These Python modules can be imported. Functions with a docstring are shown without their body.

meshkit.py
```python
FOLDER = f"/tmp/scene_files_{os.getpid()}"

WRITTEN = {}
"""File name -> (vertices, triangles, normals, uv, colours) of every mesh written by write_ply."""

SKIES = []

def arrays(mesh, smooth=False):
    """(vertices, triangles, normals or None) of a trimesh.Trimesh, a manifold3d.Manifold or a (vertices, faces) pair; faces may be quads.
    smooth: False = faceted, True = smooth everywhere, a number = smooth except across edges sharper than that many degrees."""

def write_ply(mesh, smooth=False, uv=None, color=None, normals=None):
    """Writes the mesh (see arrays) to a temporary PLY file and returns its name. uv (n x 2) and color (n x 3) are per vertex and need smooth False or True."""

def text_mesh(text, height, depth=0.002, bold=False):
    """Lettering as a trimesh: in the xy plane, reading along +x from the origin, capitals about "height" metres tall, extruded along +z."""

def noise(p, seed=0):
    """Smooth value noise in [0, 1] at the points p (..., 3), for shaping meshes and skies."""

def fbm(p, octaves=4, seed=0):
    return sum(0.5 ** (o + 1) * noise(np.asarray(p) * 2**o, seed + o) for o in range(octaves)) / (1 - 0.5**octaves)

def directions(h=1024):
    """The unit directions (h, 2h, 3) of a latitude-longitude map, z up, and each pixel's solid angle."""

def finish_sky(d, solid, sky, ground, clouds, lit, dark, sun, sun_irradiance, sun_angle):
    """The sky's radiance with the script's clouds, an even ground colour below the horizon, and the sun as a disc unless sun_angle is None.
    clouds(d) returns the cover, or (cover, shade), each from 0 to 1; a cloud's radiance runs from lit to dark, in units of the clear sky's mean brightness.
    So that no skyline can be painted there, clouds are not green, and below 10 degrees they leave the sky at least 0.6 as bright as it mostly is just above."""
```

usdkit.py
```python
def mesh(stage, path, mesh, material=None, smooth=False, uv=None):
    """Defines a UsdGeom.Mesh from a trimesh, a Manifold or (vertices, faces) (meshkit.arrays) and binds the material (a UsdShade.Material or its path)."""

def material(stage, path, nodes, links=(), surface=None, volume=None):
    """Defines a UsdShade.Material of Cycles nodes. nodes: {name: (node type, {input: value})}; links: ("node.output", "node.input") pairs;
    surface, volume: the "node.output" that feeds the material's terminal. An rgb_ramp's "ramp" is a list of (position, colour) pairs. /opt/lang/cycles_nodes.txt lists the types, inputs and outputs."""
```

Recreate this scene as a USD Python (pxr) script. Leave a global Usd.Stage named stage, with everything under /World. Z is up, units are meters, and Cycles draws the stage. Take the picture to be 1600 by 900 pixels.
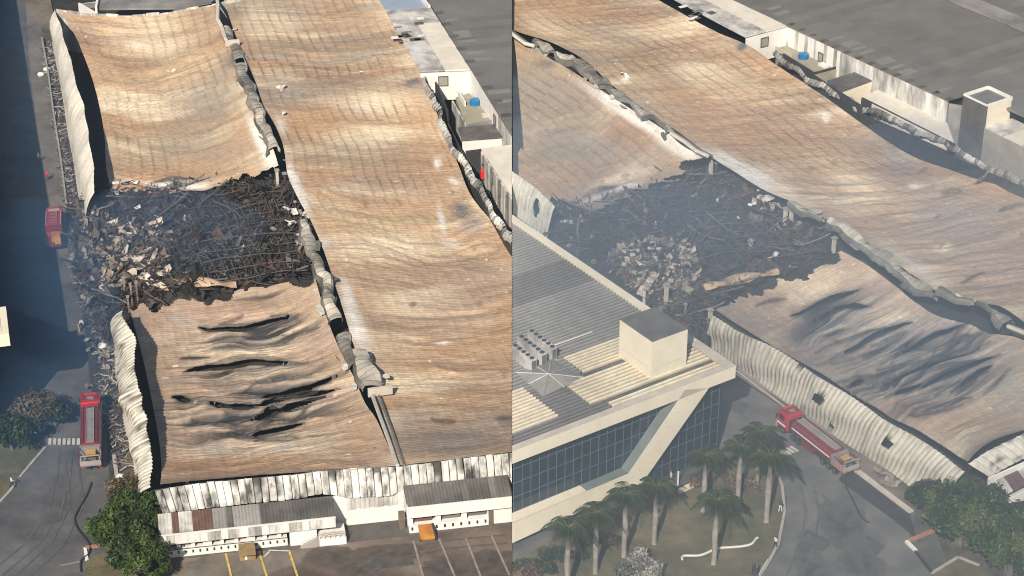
import math, random
import numpy as np, trimesh, usdkit, meshkit
import manifold3d as m3
from pxr import Usd, UsdGeom, UsdLux, UsdShade, Gf, Sdf, Vt
from shapely.geometry import Polygon, Point

stage = Usd.Stage.CreateInMemory()
UsdGeom.SetStageUpAxis(stage, 'Z'); UsdGeom.SetStageMetersPerUnit(stage, 1.0)
UsdGeom.Xform.Define(stage, '/World'); UsdGeom.Scope.Define(stage, '/World/Looks')

# ------------------------------------------------------------------ camera, sky, sun
F, TH, H = 3300.0, math.radians(29.5), 160.0
cam = UsdGeom.Camera.Define(stage, '/World/camera')
cam.AddTranslateOp().Set(Gf.Vec3d(0, 0, H)); cam.AddRotateXOp().Set(90 - 29.5)
cam.CreateHorizontalApertureAttr(36.0); cam.CreateVerticalApertureAttr(20.25); cam.CreateFocalLengthAttr(36.0 * F / 1600)
cam.CreateClippingRangeAttr(Gf.Vec2f(1, 20000)); cam.CreateExposureAttr(0.3)
SUN_AZ, SUN_EL = math.radians(14), math.radians(38)          # azimuth that the shadows point to
to_sun = np.array([-math.sin(SUN_AZ) * math.cos(SUN_EL), -math.cos(SUN_AZ) * math.cos(SUN_EL), math.sin(SUN_EL)])
sky = UsdLux.DomeLight.Define(stage, '/World/sky')
skym = usdkit.material(stage, '/World/Looks/sky_air', {
    's': ('sky_texture', {'sky_type': 'single_scattering', 'sun_disc': False, 'sun_elevation': SUN_EL, 'sun_rotation': math.atan2(to_sun[0], to_sun[1])}),
    'b': ('background_shader', {'strength': 0.05})}, [('s.color', 'b.color')], surface='b.background')
UsdShade.MaterialBindingAPI.Apply(sky.GetPrim()).Bind(skym)
sun = UsdLux.DistantLight.Define(stage, '/World/sun')
sun.CreateIntensityAttr(1.2); sun.CreateAngleAttr(0.53); sun.CreateNormalizeAttr(True); sun.CreateColorAttr(Gf.Vec3f(1.0, 0.90, 0.76))
sun.AddRotateZOp().Set(-math.degrees(SUN_AZ)); sun.AddRotateXOp().Set(90 - math.degrees(SUN_EL))

# ------------------------------------------------------------------ helpers
CF = np.array([0, math.cos(TH), -math.sin(TH)]); CD = np.array([0, -math.sin(TH), -math.cos(TH)])
def P(px, py, z=0.0):
    """The point at height z that the survey photograph shows at a pixel."""
    ray = CF + np.array([(px - 800) / F, 0, 0]) + (py - 450) / F * CD
    return np.array([0, 0, H]) + ray * ((z - H) / ray[2])
def PX(p):
    q = np.asarray(p, float) - [0, 0, H]
    w = q @ CF
    return 800 + F * q[..., 0] / w, 450 + F * (q @ CD) / w
def PS(pts, z=None):
    return np.array([P(*p) if z is None else P(p[0], p[1], z) for p in pts])
def rng(seed): return np.random.default_rng(seed)
def axis(az): a = math.radians(az); return np.array([math.sin(a), math.cos(a), 0.0])
UP = np.array([0, 0, 1.0])
fbm, noise = meshkit.fbm, meshkit.noise

class MB:
    def __init__(self): self.v, self.f, self.c, self.uv, self.n = [], [], [], [], 0
    def add(self, v, f, c=None, uv=None):
        v = np.asarray(v, float); f = np.asarray(f, int)
        if f.ndim == 2 and f.shape[1] == 4: f = np.vstack([f[:, [0, 1, 2]], f[:, [0, 2, 3]]])
        self.v.append(v); self.f.append(f + self.n)
        self.c.append(np.broadcast_to(np.array([.5, .5, .5]) if c is None else np.asarray(c, float), (len(v), 3)))
        self.uv.append(np.zeros((len(v), 2)) if uv is None else np.asarray(uv, float)); self.n += len(v)
        return self
    def mesh(self, m, c=None): return self.add(m.vertices, m.faces, c)
    def obox(self, o, a, b, c, col=None):
        """Parallelepiped from corner o along a, b, c."""
        o, a, b, c = (np.asarray(x, float) for x in (o, a, b, c))
        if np.dot(np.cross(a, b), c) < 0: a, b = b, a
        v = [o, o + a, o + a + b, o + b, o + c, o + a + c, o + a + b + c, o + b + c]
        return self.add(v, [[0, 3, 2, 1], [4, 5, 6, 7], [0, 1, 5, 4], [1, 2, 6, 5], [2, 3, 7, 6], [3, 0, 4, 7]], col)
    def cbox(self, ctr, size, ex=(1, 0, 0), ey=(0, 1, 0), ez=(0, 0, 1), col=None):
        ex, ey, ez = (np.asarray(x, float) for x in (ex, ey, ez))
        a, b, c = ex * size[0], ey * size[1], ez * size[2]
        return self.obox(np.asarray(ctr, float) - (a + b + c) / 2, a, b, c, col)
    def slab(self, top, th, col=None):
        """A polygon plate: top corners (3D) and its thickness downwards."""
        t = np.asarray(top, float); n = len(t)
        if np.cross(t[1] - t[0], t[2] - t[0])[2] < 0: t = t[::-1]
        b = t - [0, 0, th]; v = np.vstack([t, b]); f = [[0, i, i + 1] for i in range(1, n - 1)] + [[n, n + i + 1, n + i] for i in range(1, n - 1)]
        for i in range(n):
            j = (i + 1) % n; f += [[i, n + i, n + j], [i, n + j, j]]
        return self.add(v, f, col)
    def wall(self, p0, p1, zb, zt, th=.25, col=None):
        p0, p1 = np.array([*p0[:2], zb], float), np.array([*p1[:2], zb], float)
        d = p1 - p0; n = np.cross(d, UP); n /= np.linalg.norm(n) + 1e-9
        return self.obox(p0 - n * th / 2, d, n * th, UP * (zt - zb), col)
    def tube(self, pts, r, k=5, col=None):
        pts = np.asarray(pts, float); n = len(pts); r = np.broadcast_to(np.asarray(r, float), (n,))
        t = np.gradient(pts, axis=0); t /= np.linalg.norm(t, axis=1, keepdims=True) + 1e-9
        ref = np.where(np.abs(t[:, 2:3]) > .9, [[1.0, 0, 0]], [[0, 0, 1.0]]); a = np.cross(t, ref); a /= np.linalg.norm(a, axis=1, keepdims=True); b = np.cross(t, a)
        an = np.arange(k) * 2 * np.pi / k
        v = (pts[:, None] + r[:, None, None] * (a[:, None] * np.cos(an)[None, :, None] - b[:, None] * np.sin(an)[None, :, None])).reshape(-1, 3)
        f = [[i * k + j, i * k + (j + 1) % k, (i + 1) * k + (j + 1) % k, (i + 1) * k + j] for i in range(n - 1) for j in range(k)]
        self.add(v, f, col)
        cv = np.vstack([v[:k], v[-k:]]); return self.add(cv, [[0, i + 1, i] for i in range(1, k - 1)] + [[k, k + i, k + i + 1] for i in range(1, k - 1)], col)
    def grid(self, pts, cols=None, uv=None, flip=False):
        """pts (n, m, 3): a sheet."""
        n, m = pts.shape[:2]; i = np.arange(n * m).reshape(n, m)
        f = np.stack([i[:-1, :-1], i[:-1, 1:], i[1:, 1:], i[1:, :-1]], -1).reshape(-1, 4)
        if flip: f = f[:, ::-1]
        return self.add(pts.reshape(-1, 3), f, None if cols is None else np.asarray(cols).reshape(-1, 3), None if uv is None else uv.reshape(-1, 2))
    def arrays(self): return np.vstack(self.v), np.vstack(self.f), np.vstack(self.c), np.vstack(self.uv)

def clip(v, f, c, uv, sign):
    """Keeps what lies on one side of the plane x = 0 (sign * x > 0), where the two places meet."""
    s = sign * v[:, 0] - 0.02
    if (s >= 0).all(): return v, f, c, uv
    inside = s[f] >= 0; k = inside.sum(1); out = [f[k == 3]]; nv, nc, nu = [], [], []; base = len(v)
    for tri, ins in zip(f[(k == 1) | (k == 2)], inside[(k == 1) | (k == 2)]):
        lone = int(np.nonzero(ins)[0][0]) if ins.sum() == 1 else int(np.nonzero(~ins)[0][0])
        a, b, d = tri[lone], tri[(lone + 1) % 3], tri[(lone + 2) % 3]; new = []
        for q in (b, d):
            t = s[a] / (s[a] - s[q]); new.append(base + len(nv)); nv.append(v[a] + t * (v[q] - v[a])); nc.append(c[a] + t * (c[q] - c[a])); nu.append(uv[a] + t * (uv[q] - uv[a]))
        out += [np.array([[a, new[0], new[1]]])] if ins.sum() == 1 else [np.array([[new[0], b, d], [new[0], d, new[1]]])]
    f = np.vstack(out)
    if nv: v, c, uv = np.vstack([v, nv]), np.vstack([c, nc]), np.vstack([uv, nu])
    used, inv = np.unique(f, return_inverse=True)
    return v[used], inv.reshape(-1, 3), c[used], uv[used]

COUNT, ORIGIN = {}, {}
def numbered(parent, name):
    k = (parent, name); COUNT[k] = COUNT.get(k, 0) + 1
    return f'{parent}/{name}' if COUNT[k] == 1 else f'{parent}/{name}_{COUNT[k] - 1:03d}'
def tag(prim, label=None, cat=None, group=None, kind=None):
    prim = prim if hasattr(prim, 'SetCustomDataByKey') else stage.GetPrimAtPath(prim)
    for k, x in (('label', label), ('category', cat), ('group', group), ('kind', kind)):
        if x: prim.SetCustomDataByKey(k, x)
def thing(name, label, cat, base=(0, 0, 0), group=None, rotz=None):
    path = numbered('/World', name); x = UsdGeom.Xform.Define(stage, path); x.AddTranslateOp().Set(Gf.Vec3d(*map(float, base)))
    if rotz is not None: x.AddRotateZOp().Set(float(rotz))
    ORIGIN[path] = np.zeros(3) if rotz is not None else np.asarray(base, float)
    tag(x.GetPrim(), label, cat, group); return path
def xpart(name, parent):
    path = numbered(parent, name); UsdGeom.Xform.Define(stage, path); ORIGIN[path] = ORIGIN[parent]; return path
def obj(name, mb, mat, parent='/World', side=0, smooth=False, label=None, cat=None, group=None, kind=None):
    v, f, c, uv = mb.arrays() if isinstance(mb, MB) else mb
    if side: v, f, c, uv = clip(v, f, c, uv, side)
    if len(f) == 0: return None
    if f.max() + 1 < len(v) or len(np.unique(f)) < len(v): used, inv = np.unique(f, return_inverse=True); v, f, c, uv = v[used], inv.reshape(-1, 3), c[used], uv[used]
    path = numbered(parent, name); o = ORIGIN.get(parent, np.zeros(3)); ORIGIN[path] = o
    m = usdkit.mesh(stage, path, (v - o, f), MAT[mat] if isinstance(mat, str) else mat, smooth=smooth if smooth in (False, True) else False)
    if smooth not in (False, True): stage.RemovePrim(path); m = usdkit.mesh(stage, path, (v - o, f), MAT[mat], smooth=smooth)
    elif np.ptp(c) > 1e-6 or np.abs(c - .5).max() > 1e-6:
        UsdGeom.PrimvarsAPI(m).CreatePrimvar('col', Sdf.ValueTypeNames.Color3fArray, 'vertex').Set(Vt.Vec3fArray.FromNumpy(c.astype(np.float32)))
    if smooth in (False, True) and np.ptp(uv) > 0:
        UsdGeom.PrimvarsAPI(m).CreatePrimvar('st', Sdf.ValueTypeNames.TexCoord2fArray, 'vertex').Set(Vt.Vec2fArray.FromNumpy(uv.astype(np.float32)))
    m.CreateDoubleSidedAttr(True)
    if label or kind: tag(m.GetPrim(), label, cat, group, kind)
    return path
def dup(src, loc, rotz, label, group=None, cat=None, scale=1.0):
    name = src.split('/')[-1].rstrip('0123456789').rstrip('_'); path = numbered('/World', name)
    x = UsdGeom.Xform.Define(stage, path); x.GetPrim().GetReferences().AddInternalReference(src)
    x.ClearXformOpOrder(); x.AddTranslateOp().Set(Gf.Vec3d(*map(float, loc))); x.AddRotateZOp().Set(float(rotz))
    x.AddScaleOp().Set(Gf.Vec3f(scale, scale, scale)); x.GetPrim().SetInstanceable(True)
    tag(x.GetPrim(), label, cat, group); return path

# ------------------------------------------------------------------ materials
MAT = {}
def mat(name, col, rough=.7, var=.25, scale=.6, col2=None, bump=0.0, bscale=6.0, metal=0.0, spec=.4, stretch=(1, 1, 1), detail=5, attr=False, rib=0.0, period=.45, coat=0):
    n = {'g': ('geometry', {}), 'mp': ('mapping', {'scale': stretch}), 'no': ('noise_texture', {'scale': scale, 'detail': detail, 'roughness': .62}),
         'r': ('rgb_ramp', {'ramp': [(.28, (1 - var,) * 3), (.72, (1 + var * .6,) * 3)]}),
         'm': ('mix', {'mix_type': 'multiply', 'fac': 1.0, 'color1': col}), 'p': ('principled_bsdf', {'roughness': rough, 'metallic': metal, 'specular_ior_level': spec})}
    l = [('g.position', 'mp.vector'), ('mp.vector', 'no.vector'), ('no.fac', 'r.fac'), ('r.color', 'm.color2'), ('m.color', 'p.base_color')]
    if col2 is not None:
        n['n2'] = ('noise_texture', {'scale': scale * .37, 'detail': 6, 'roughness': .65}); n['r2'] = ('rgb_ramp', {'ramp': [(.42, (0, 0, 0)), (.62, (1, 1, 1))]})
        n['x'] = ('mix', {'mix_type': 'mix', 'color1': col, 'color2': col2})
        l += [('mp.vector', 'n2.vector'), ('n2.fac', 'r2.fac'), ('r2.color', 'x.fac'), ('x.color', 'm.color1')]
    if attr:
        n['a'] = ('attribute', {'attribute': 'col'}); l += [('a.color', 'm.color1')]
    if bump or rib:
        n['bn'] = ('noise_texture', {'scale': bscale, 'detail': 4, 'roughness': .6}); n['bu'] = ('bump', {'strength': 1.0, 'distance': max(bump, .001)})
        l += [('g.position', 'bn.vector'), ('bn.fac', 'bu.height'), ('bu.normal', 'p.normal')]
    if rib:
        n['uv'] = ('uvmap', {'attribute': 'st'}); n['w'] = ('wave_texture', {'bands_direction': 'y', 'scale': .314 / period, 'distortion': .04, 'detail': 1, 'detail_scale': .3})
        n['b2'] = ('bump', {'strength': 1.0, 'distance': rib}); l += [('uv.UV', 'w.vector'), ('w.fac', 'b2.height'), ('bu.normal', 'b2.normal'), ('b2.normal', 'p.normal')]
        l.remove(('bu.normal', 'p.normal'))
    MAT[name] = usdkit.material(stage, f'/World/Looks/{name}', n, l, surface='p.BSDF'); return MAT[name]

mat('burnt_sheet', (.5,) * 3, .62, .22, 1.6, attr=True, bump=.05, bscale=1.4, rib=.024, period=.5)
mat('painted_wall', (.5,) * 3, .6, .18, 1.2, attr=True, bump=.03, bscale=2.0)
mat('vertex_paint', (.5,) * 3, .75, .2, 1.0, attr=True, bump=.03, bscale=3.0)
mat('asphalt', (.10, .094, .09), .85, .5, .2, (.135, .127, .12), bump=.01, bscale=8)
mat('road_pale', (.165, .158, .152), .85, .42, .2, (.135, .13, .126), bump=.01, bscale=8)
mat('sooty_panel', (.82, .80, .76), .6, .25, 1.6, (.075, .072, .07), stretch=(1, 1, .28), detail=7)
mat('repair', (.095, .091, .088), .85, .35, .4)
mat('tyre_rubber', (.112, .106, .101), .8, .4, .5)
mat('worn_asphalt', (.205, .165, .14), .85, .5, .16, (.115, .088, .075), bump=.01, bscale=8)
mat('soil', (.12, .098, .078), .95, .5, .5, (.06, .052, .045), bump=.15, bscale=2)
mat('verge', (.20, .175, .15), .9, .3, .3, (.13, .11, .09), bump=.03, bscale=3)
mat('concrete', (.34, .32, .29), .85, .22, .4, bump=.01)
mat('kerb_stone', (.42, .39, .34), .85, .25, .6)
mat('brick_edge', (.42, .2, .12), .85, .3, .8)
mat('lawn', (.17, .14, .075), .95, .45, .3, (.10, .10, .045), bump=.12, bscale=5)
mat('char', (.022, .021, .021), .9, .6, .5, (.05, .043, .04), bump=.3, bscale=1.2)
mat('char_metal', (.05, .046, .045), .6, .5, .8, (.1, .07, .055), metal=.2)
mat('bleached_metal', (.33, .29, .26), .65, .4, .8, (.2, .16, .13))
mat('pale_sheet', (.46, .38, .3), .65, .35, .7, (.62, .57, .5), bump=.03, bscale=2)
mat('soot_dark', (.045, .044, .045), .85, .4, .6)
mat('white_paint', (.80, .78, .74), .6, .12, .5)
mat('white_soot', (.76, .74, .70), .65, .4, .9, (.3, .29, .28), stretch=(1, 1, .25))
mat('cream_paint', (.80, .73, .58), .6, .10, .35)
mat('cream_top', (.55, .5, .43), .7, .22, .4)
mat('grey_roof_new', (.188, .178, .166), .6, .2, .15, (.205, .196, .182), bump=.02, bscale=3)
mat('grey_roof_old', (.162, .153, .144), .6, .22, .15, (.185, .176, .165), bump=.02, bscale=3)
mat('grey_roof', (.175, .166, .155), .6, .16, .12, (.2, .19, .175), bump=.02, bscale=3)
mat('grey_patch', (.235, .225, .21), .6, .15, .4)
mat('grey_sheet', (.3, .285, .27), .5, .25, .35, (.2, .19, .18))
mat('office_sheet', (.30, .285, .27), .45, .3, .25, (.25, .235, .225), metal=.15)
mat('office_sheet_dark', (.2, .19, .185), .5, .25, .3, (.15, .14, .135), metal=.15)
mat('cream_sheet', (.66, .58, .43), .5, .25, .4, (.5, .44, .34))
mat('dark_sheet', (.1, .095, .09), .6, .35, .4, (.16, .15, .14))
mat('rust_sheet', (.13, .075, .06), .7, .3, .8)
mat('annex_roof', (.64, .62, .59), .7, .28, .55, (.3, .285, .27), bump=.02)
mat('blue_roof', (.3, .38, .47), .6, .1, .4)
mat('terrace_floor', (.33, .31, .24), .85, .2, .6)
mat('terrace_pale', (.72, .67, .58), .8, .14, .4)
mat('blue_plastic', (.02, .15, .36), .35, .1, .8)
mat('lid_blue', (.03, .2, .42), .35, .1, .8)
mat('glass_dark', (.012, .024, .036), .1, .5, .35, spec=.4)
mat('teal_ledge', (.17, .2, .195), .5, .2, .5)
mat('plywood', (.30, .205, .10), .75, .3, 1.0)
mat('mullion', (.10, .13, .15), .5, .1, .5)
mat('dark_glass', (.012, .014, .017), .12, .2, .6)
mat('truck_red', (.40, .02, .027), .3, .12, .5)
mat('truck_red_dull', (.19, .026, .032), .4, .2, .6)
mat('truck_grey', (.25, .24, .23), .55, .2, .7)
mat('truck_pale', (.36, .33, .31), .6, .2, .7)
mat('tyre', (.02, .02, .02), .85, .1, 1)
mat('dark_steel', (.04, .04, .042), .5, .2, 1)
mat('chrome', (.5, .5, .5), .25, .1, 1, metal=.9)
mat('amber', (.55, .3, .08), .5, .2, .7)
mat('orange_steel', (.5, .22, .04), .6, .3, .6, (.3, .12, .03))
mat('yellow_line', (.6, .44, .13), .8, .35, 1.2)
mat('white_line', (.6, .58, .54), .8, .35, 1.2)
mat('faded_line', (.28, .25, .22), .85, .3, 1.0)
mat('hose', (.035, .022, .02), .7, .2, 1)
mat('white_hose', (.7, .68, .62), .7, .1, 1)
mat('bark', (.16, .13, .1), .9, .3, 2, bump=.03)
mat('palm_trunk', (.34, .31, .27), .85, .25, 1.5, (.25, .22, .19))
mat('skin', (.35, .2, .14), .6, .1, 2)
mat('hair', (.02, .016, .013), .7, .1, 2)
mat('uniform_tan', (.46, .36, .2), .8, .15, 3)
mat('uniform_dark', (.035, .037, .05), .8, .15, 3)
mat('shirt_white', (.7, .68, .65), .8, .1, 3)
mat('shirt_green', (.1, .16, .07), .8, .1, 3)
mat('helmet_red', (.6, .03, .03), .35, .1, 3)
mat('helmet_yellow', (.75, .5, .06), .35, .1, 3)
def leaf_mat(name):
    n = {'a': ('attribute', {'attribute': 'col'}), 'd': ('principled_bsdf', {'roughness': .5, 'specular_ior_level': .3}), 't': ('translucent_bsdf', {}), 'x': ('mix_closure', {'fac': .22})}
    MAT[name] = usdkit.material(stage, f'/World/Looks/{name}', n, [('a.color', 'd.base_color'), ('a.color', 't.color'), ('d.BSDF', 'x.closure1'), ('t.BSDF', 'x.closure2')], surface='x.closure')
leaf_mat('foliage')
def smoke_mat(name, density, col, an=.0):
    MAT[name] = usdkit.material(stage, f'/World/Looks/{name}', {'v': ('principled_volume', {'color': col, 'density': density, 'anisotropy': an})}, [], volume='v.volume')
smoke_mat('haze_air', .00011, (.62, .82, 1.0))
smoke_mat('smoke_thin', .0037, (.66, .81, .98))
smoke_mat('smoke_blue', .0062, (.20, .45, .85))
smoke_mat('smoke_dense', .013, (.36, .60, 1.0))

# ------------------------------------------------------------------ the two places' axes
LV, LU = axis(-14.75), axis(75.25)         # left place: along and across the burnt warehouse
RV, RU = axis(-34.35), axis(55.65)         # right place
PLACE = {-1: (LV, LU), 1: (RV, RU)}

# ------------------------------------------------------------------ burnt roofs
ORANGE, TAN, CREAM, BROWN, GREY, WHITE, SOOT, PINK = (np.array(x) for x in ((.485, .315, .195), (.515, .38, .255), (.76, .63, .455), (.285, .20, .142), (.33, .285, .24), (.84, .80, .73), (.03, .03, .033), (.485, .345, .26)))
def curve(pts, t):
    w = PS(pts); s = np.r_[0, np.cumsum(np.linalg.norm(np.diff(w, axis=0), axis=1))]; s /= s[-1]
    from scipy.interpolate import PchipInterpolator
    return PchipInterpolator(s, w)(t)
def roof_bay(parent, side, left, right, near, far, seed, paints, slits=(), wr=(), base=(ORANGE, TAN, BROWN), sag=1.0, strip=3.0, grid_=.42, vmin=0.0, soot=(), ragged='', dv=.2):
    """A burnt sheet-metal roof hanging between four edges (each a list of pixel + height), drawn in strips that run from ridge to eave."""
    V, U = PLACE[side]
    near = [left[0], *near, right[0]]; far = [left[-1], *far, right[-1]]
    L0, R0 = PS(left), PS(right)
    length = np.linalg.norm(L0[-1] - L0[0]); width = np.linalg.norm(R0[0] - L0[0])
    nv = int(length / dv); nu = int(max(50, width / .3)); u = np.linspace(0, 1, nu); v = np.linspace(0, 1, nv)
    Lc, Rc, Nc, Fc = curve(left, v), curve(right, v), curve(near, u), curve(far, u)
    uu, vv = np.meshgrid(u, v); U3, V3 = uu[..., None], vv[..., None]
    S = (1 - U3) * Lc[:, None] + U3 * Rc[:, None] + (1 - V3) * Nc[None] + V3 * Fc[None]
    S = S - ((1 - U3) * (1 - V3) * Lc[0] + U3 * (1 - V3) * Rc[0] + (1 - U3) * V3 * Lc[-1] + U3 * V3 * Rc[-1])
    a, b = uu * width, vv * length
    edge = np.minimum(1, 6 * uu * (1 - uu) * 1.2) * np.minimum(1, 25 * vv * (1 - vv))
    S[..., 2] -= sag * 4 * uu * (1 - uu) * (1 - (2 * vv - 1) ** 6)
    S[..., 2] = np.maximum(S[..., 2], 1.1)
    px, py = PX(S)
    z3 = np.zeros_like(a)
    q = lambda sa, sb, k, o=4: fbm(np.stack([a * sa, b * sb, z3 + k * 7.3], -1), o, seed + k)
    # folds: long across the bay, short along it; slow waves; purlins telegraphing through
    warp = 3.5 * (q(.05, .05, 1) - .5) * 4
    amp = np.full_like(a, .075)
    for (x, y, rx, ry, rot, k) in wr:
        c_, s_ = math.cos(math.radians(rot)), math.sin(math.radians(rot)); dx, dy = px - x, py - y
        amp = amp + (k - .075) * np.exp(-(((dx * c_ + dy * s_) / rx) ** 2 + ((-dx * s_ + dy * c_) / ry) ** 2))
    fold = fbm(np.stack([a * .10, (b + warp) * .42, z3], -1), 4, seed + 20)
    ridge = 1 - np.abs(2 * fbm(np.stack([a * .075, (b + warp * 1.3) * .22, z3 + 3], -1), 3, seed + 33) - 1)
    disp = amp * ((fold - .5) * 3.2 + (ridge - .7) * 2.4) + .055 * np.sin(b * 2 * np.pi / 7.1 + warp * 1.5 + 2 * q(.06, .06, 40, 2)) * edge + .17 * (q(.22, .45, 41, 3) - .5) + .085 * (q(.6, 1.1, 42, 3) - .5) + (q(.05, .06, 5, 2) - .5) * 1.0 * edge
    shift = rng(seed + 2).uniform(-.5, .5, 60)[(b / 6.2 + .6 * q(.05, .05, 18, 2)).astype(int) % 60]; pur = np.abs((a + .55 * (q(.1, .1, 8) - .5) + .3 + shift) % 2.1 - 1.05); purl = np.exp(-((1.05 - pur) / .2) ** 2)
    disp += .07 * purl
    disp += amp * .5 * (fbm(np.stack([a * .10, (b + warp * 1.1) * 1.15, z3 + 9], -1), 3, seed + 44) - .5) * 2.2
    S[..., 2] += disp * np.clip(edge + .35, 0, 1)
    # what the fire left: rust, ash, bared zinc
    n1, n2, n3, n4 = q(.07, .11, 11), q(.05, .6, 12), q(.25, .9, 13), q(.035, .05, 14)
    lerp = lambda A, B, t: A + (B - A) * np.clip(t, 0, 1)[..., None]
    C = lerp(np.broadcast_to(base[0], S.shape), base[1], (n1 - .42) * 5)
    C = lerp(C, base[2], (q(.07, .12, 22) - .52) * 3.0); C = lerp(C, base[2], (q(.16, .4, 25) - .55) * 3.0); C = lerp(C, GREY, (n4 - .55) * 4); C = lerp(C, CREAM, (q(.06, .16, 23) - .55) * 5); C = C * (.83 + .36 * q(.7, 1.1, 24, 3))[..., None]; fine = q(.7, 2.2, 26, 2); C = C * (.93 + .14 * fine)[..., None]
    for (x, y, rx, ry, rot, col, k) in paints:
        c_, s_ = math.cos(math.radians(rot)), math.sin(math.radians(rot)); dx, dy = px - x, py - y
        d = ((dx * c_ + dy * s_) / rx) ** 2 + ((-dx * s_ + dy * c_) / ry) ** 2
        C = lerp(C, np.asarray(col), k * np.exp(-d ** 1.3) * (.35 + 1.3 * (.5 * n1 + .5 * n3)))
    sn = fbm(np.stack([a * .045, (b + warp * 1.2 + .22 * (a - width / 2) * (n1 - .4)) * .5, z3 + 21], -1), 4, seed + 60)
    sn2 = fbm(np.stack([a * .07, (b + warp * 1.2 + .22 * (a - width / 2) * (n1 - .4)) * 1.25, z3 + 31], -1), 3, seed + 71)
    for (x, y, rx, ry, rot, k) in soot:
        c_, s_ = math.cos(math.radians(rot)), math.sin(math.radians(rot)); dx, dy = px - x, py - y; m_ = k * np.exp(-(((dx * c_ + dy * s_) / rx) ** 2 + ((-dx * s_ + dy * c_) / ry) ** 2) ** 1.5)
        C = lerp(C, GREY * 1.15, m_ * (.47 - sn) * 5); C = lerp(C, np.array((.085, .08, .08)), m_ * np.clip((sn - .49) * 7, 0, 1) * (.5 + n3)); C = lerp(C, SOOT, m_ * np.clip((sn - .585) * 12, 0, 1)); C = lerp(C, np.array((.13, .115, .105)), m_ * np.clip((sn2 - .56) * 9, 0, .85)); S[..., 2] -= .16 * m_ * np.clip((sn2 - .5) * 7, 0, 1); S[..., 2] -= .55 * m_ * np.clip((sn - .46) * 5, 0, 1)
    C = C * (1 - grid_ * np.clip((vv - vmin) * 5, 0, 1)[..., None] * (purl * np.clip(2.6 * (q(.12, .2, 19, 3) - .32), 0, 1.1))[..., None])
    cross = np.exp(-(((b + 1.0 * (n4 - .5)) % 6.2 - 3.1) / .16) ** 2); C = C * (1 - .06 * (cross * n1 * 1.4)[..., None])
    tone = np.repeat(rng(seed).uniform(.965, 1.035, 400), 1)[((b / 1.03).astype(int) * 3 + (a / (width / 2)).astype(int) * 131) % 400]; C = C * tone[..., None]
    speck = (q(1.1, 1.6, 16, 2) > .88); C = np.where(speck[..., None], C * .35, C); C = np.where((q(.9, 1.3, 17, 2) > .885)[..., None], WHITE * .9, C)
    hole = np.zeros_like(a, bool); ns1, ns2 = q(.12, .1, 30, 2), q(.10, .12, 31, 2)
    r = rng(seed + 5)
    more = [(x0 + r.uniform(-30, 60), y0 + dy + r.uniform(-3, 3), x0 + (x1 - x0) * r.uniform(.4, .9), y0 + (y1 - y0) * .7 + dy, r.uniform(2.5, 5)) for (x0, y0, x1, y1, th) in slits if math.hypot(x1 - x0, y1 - y0) > 70 for dy in (-7, 6)]
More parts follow.
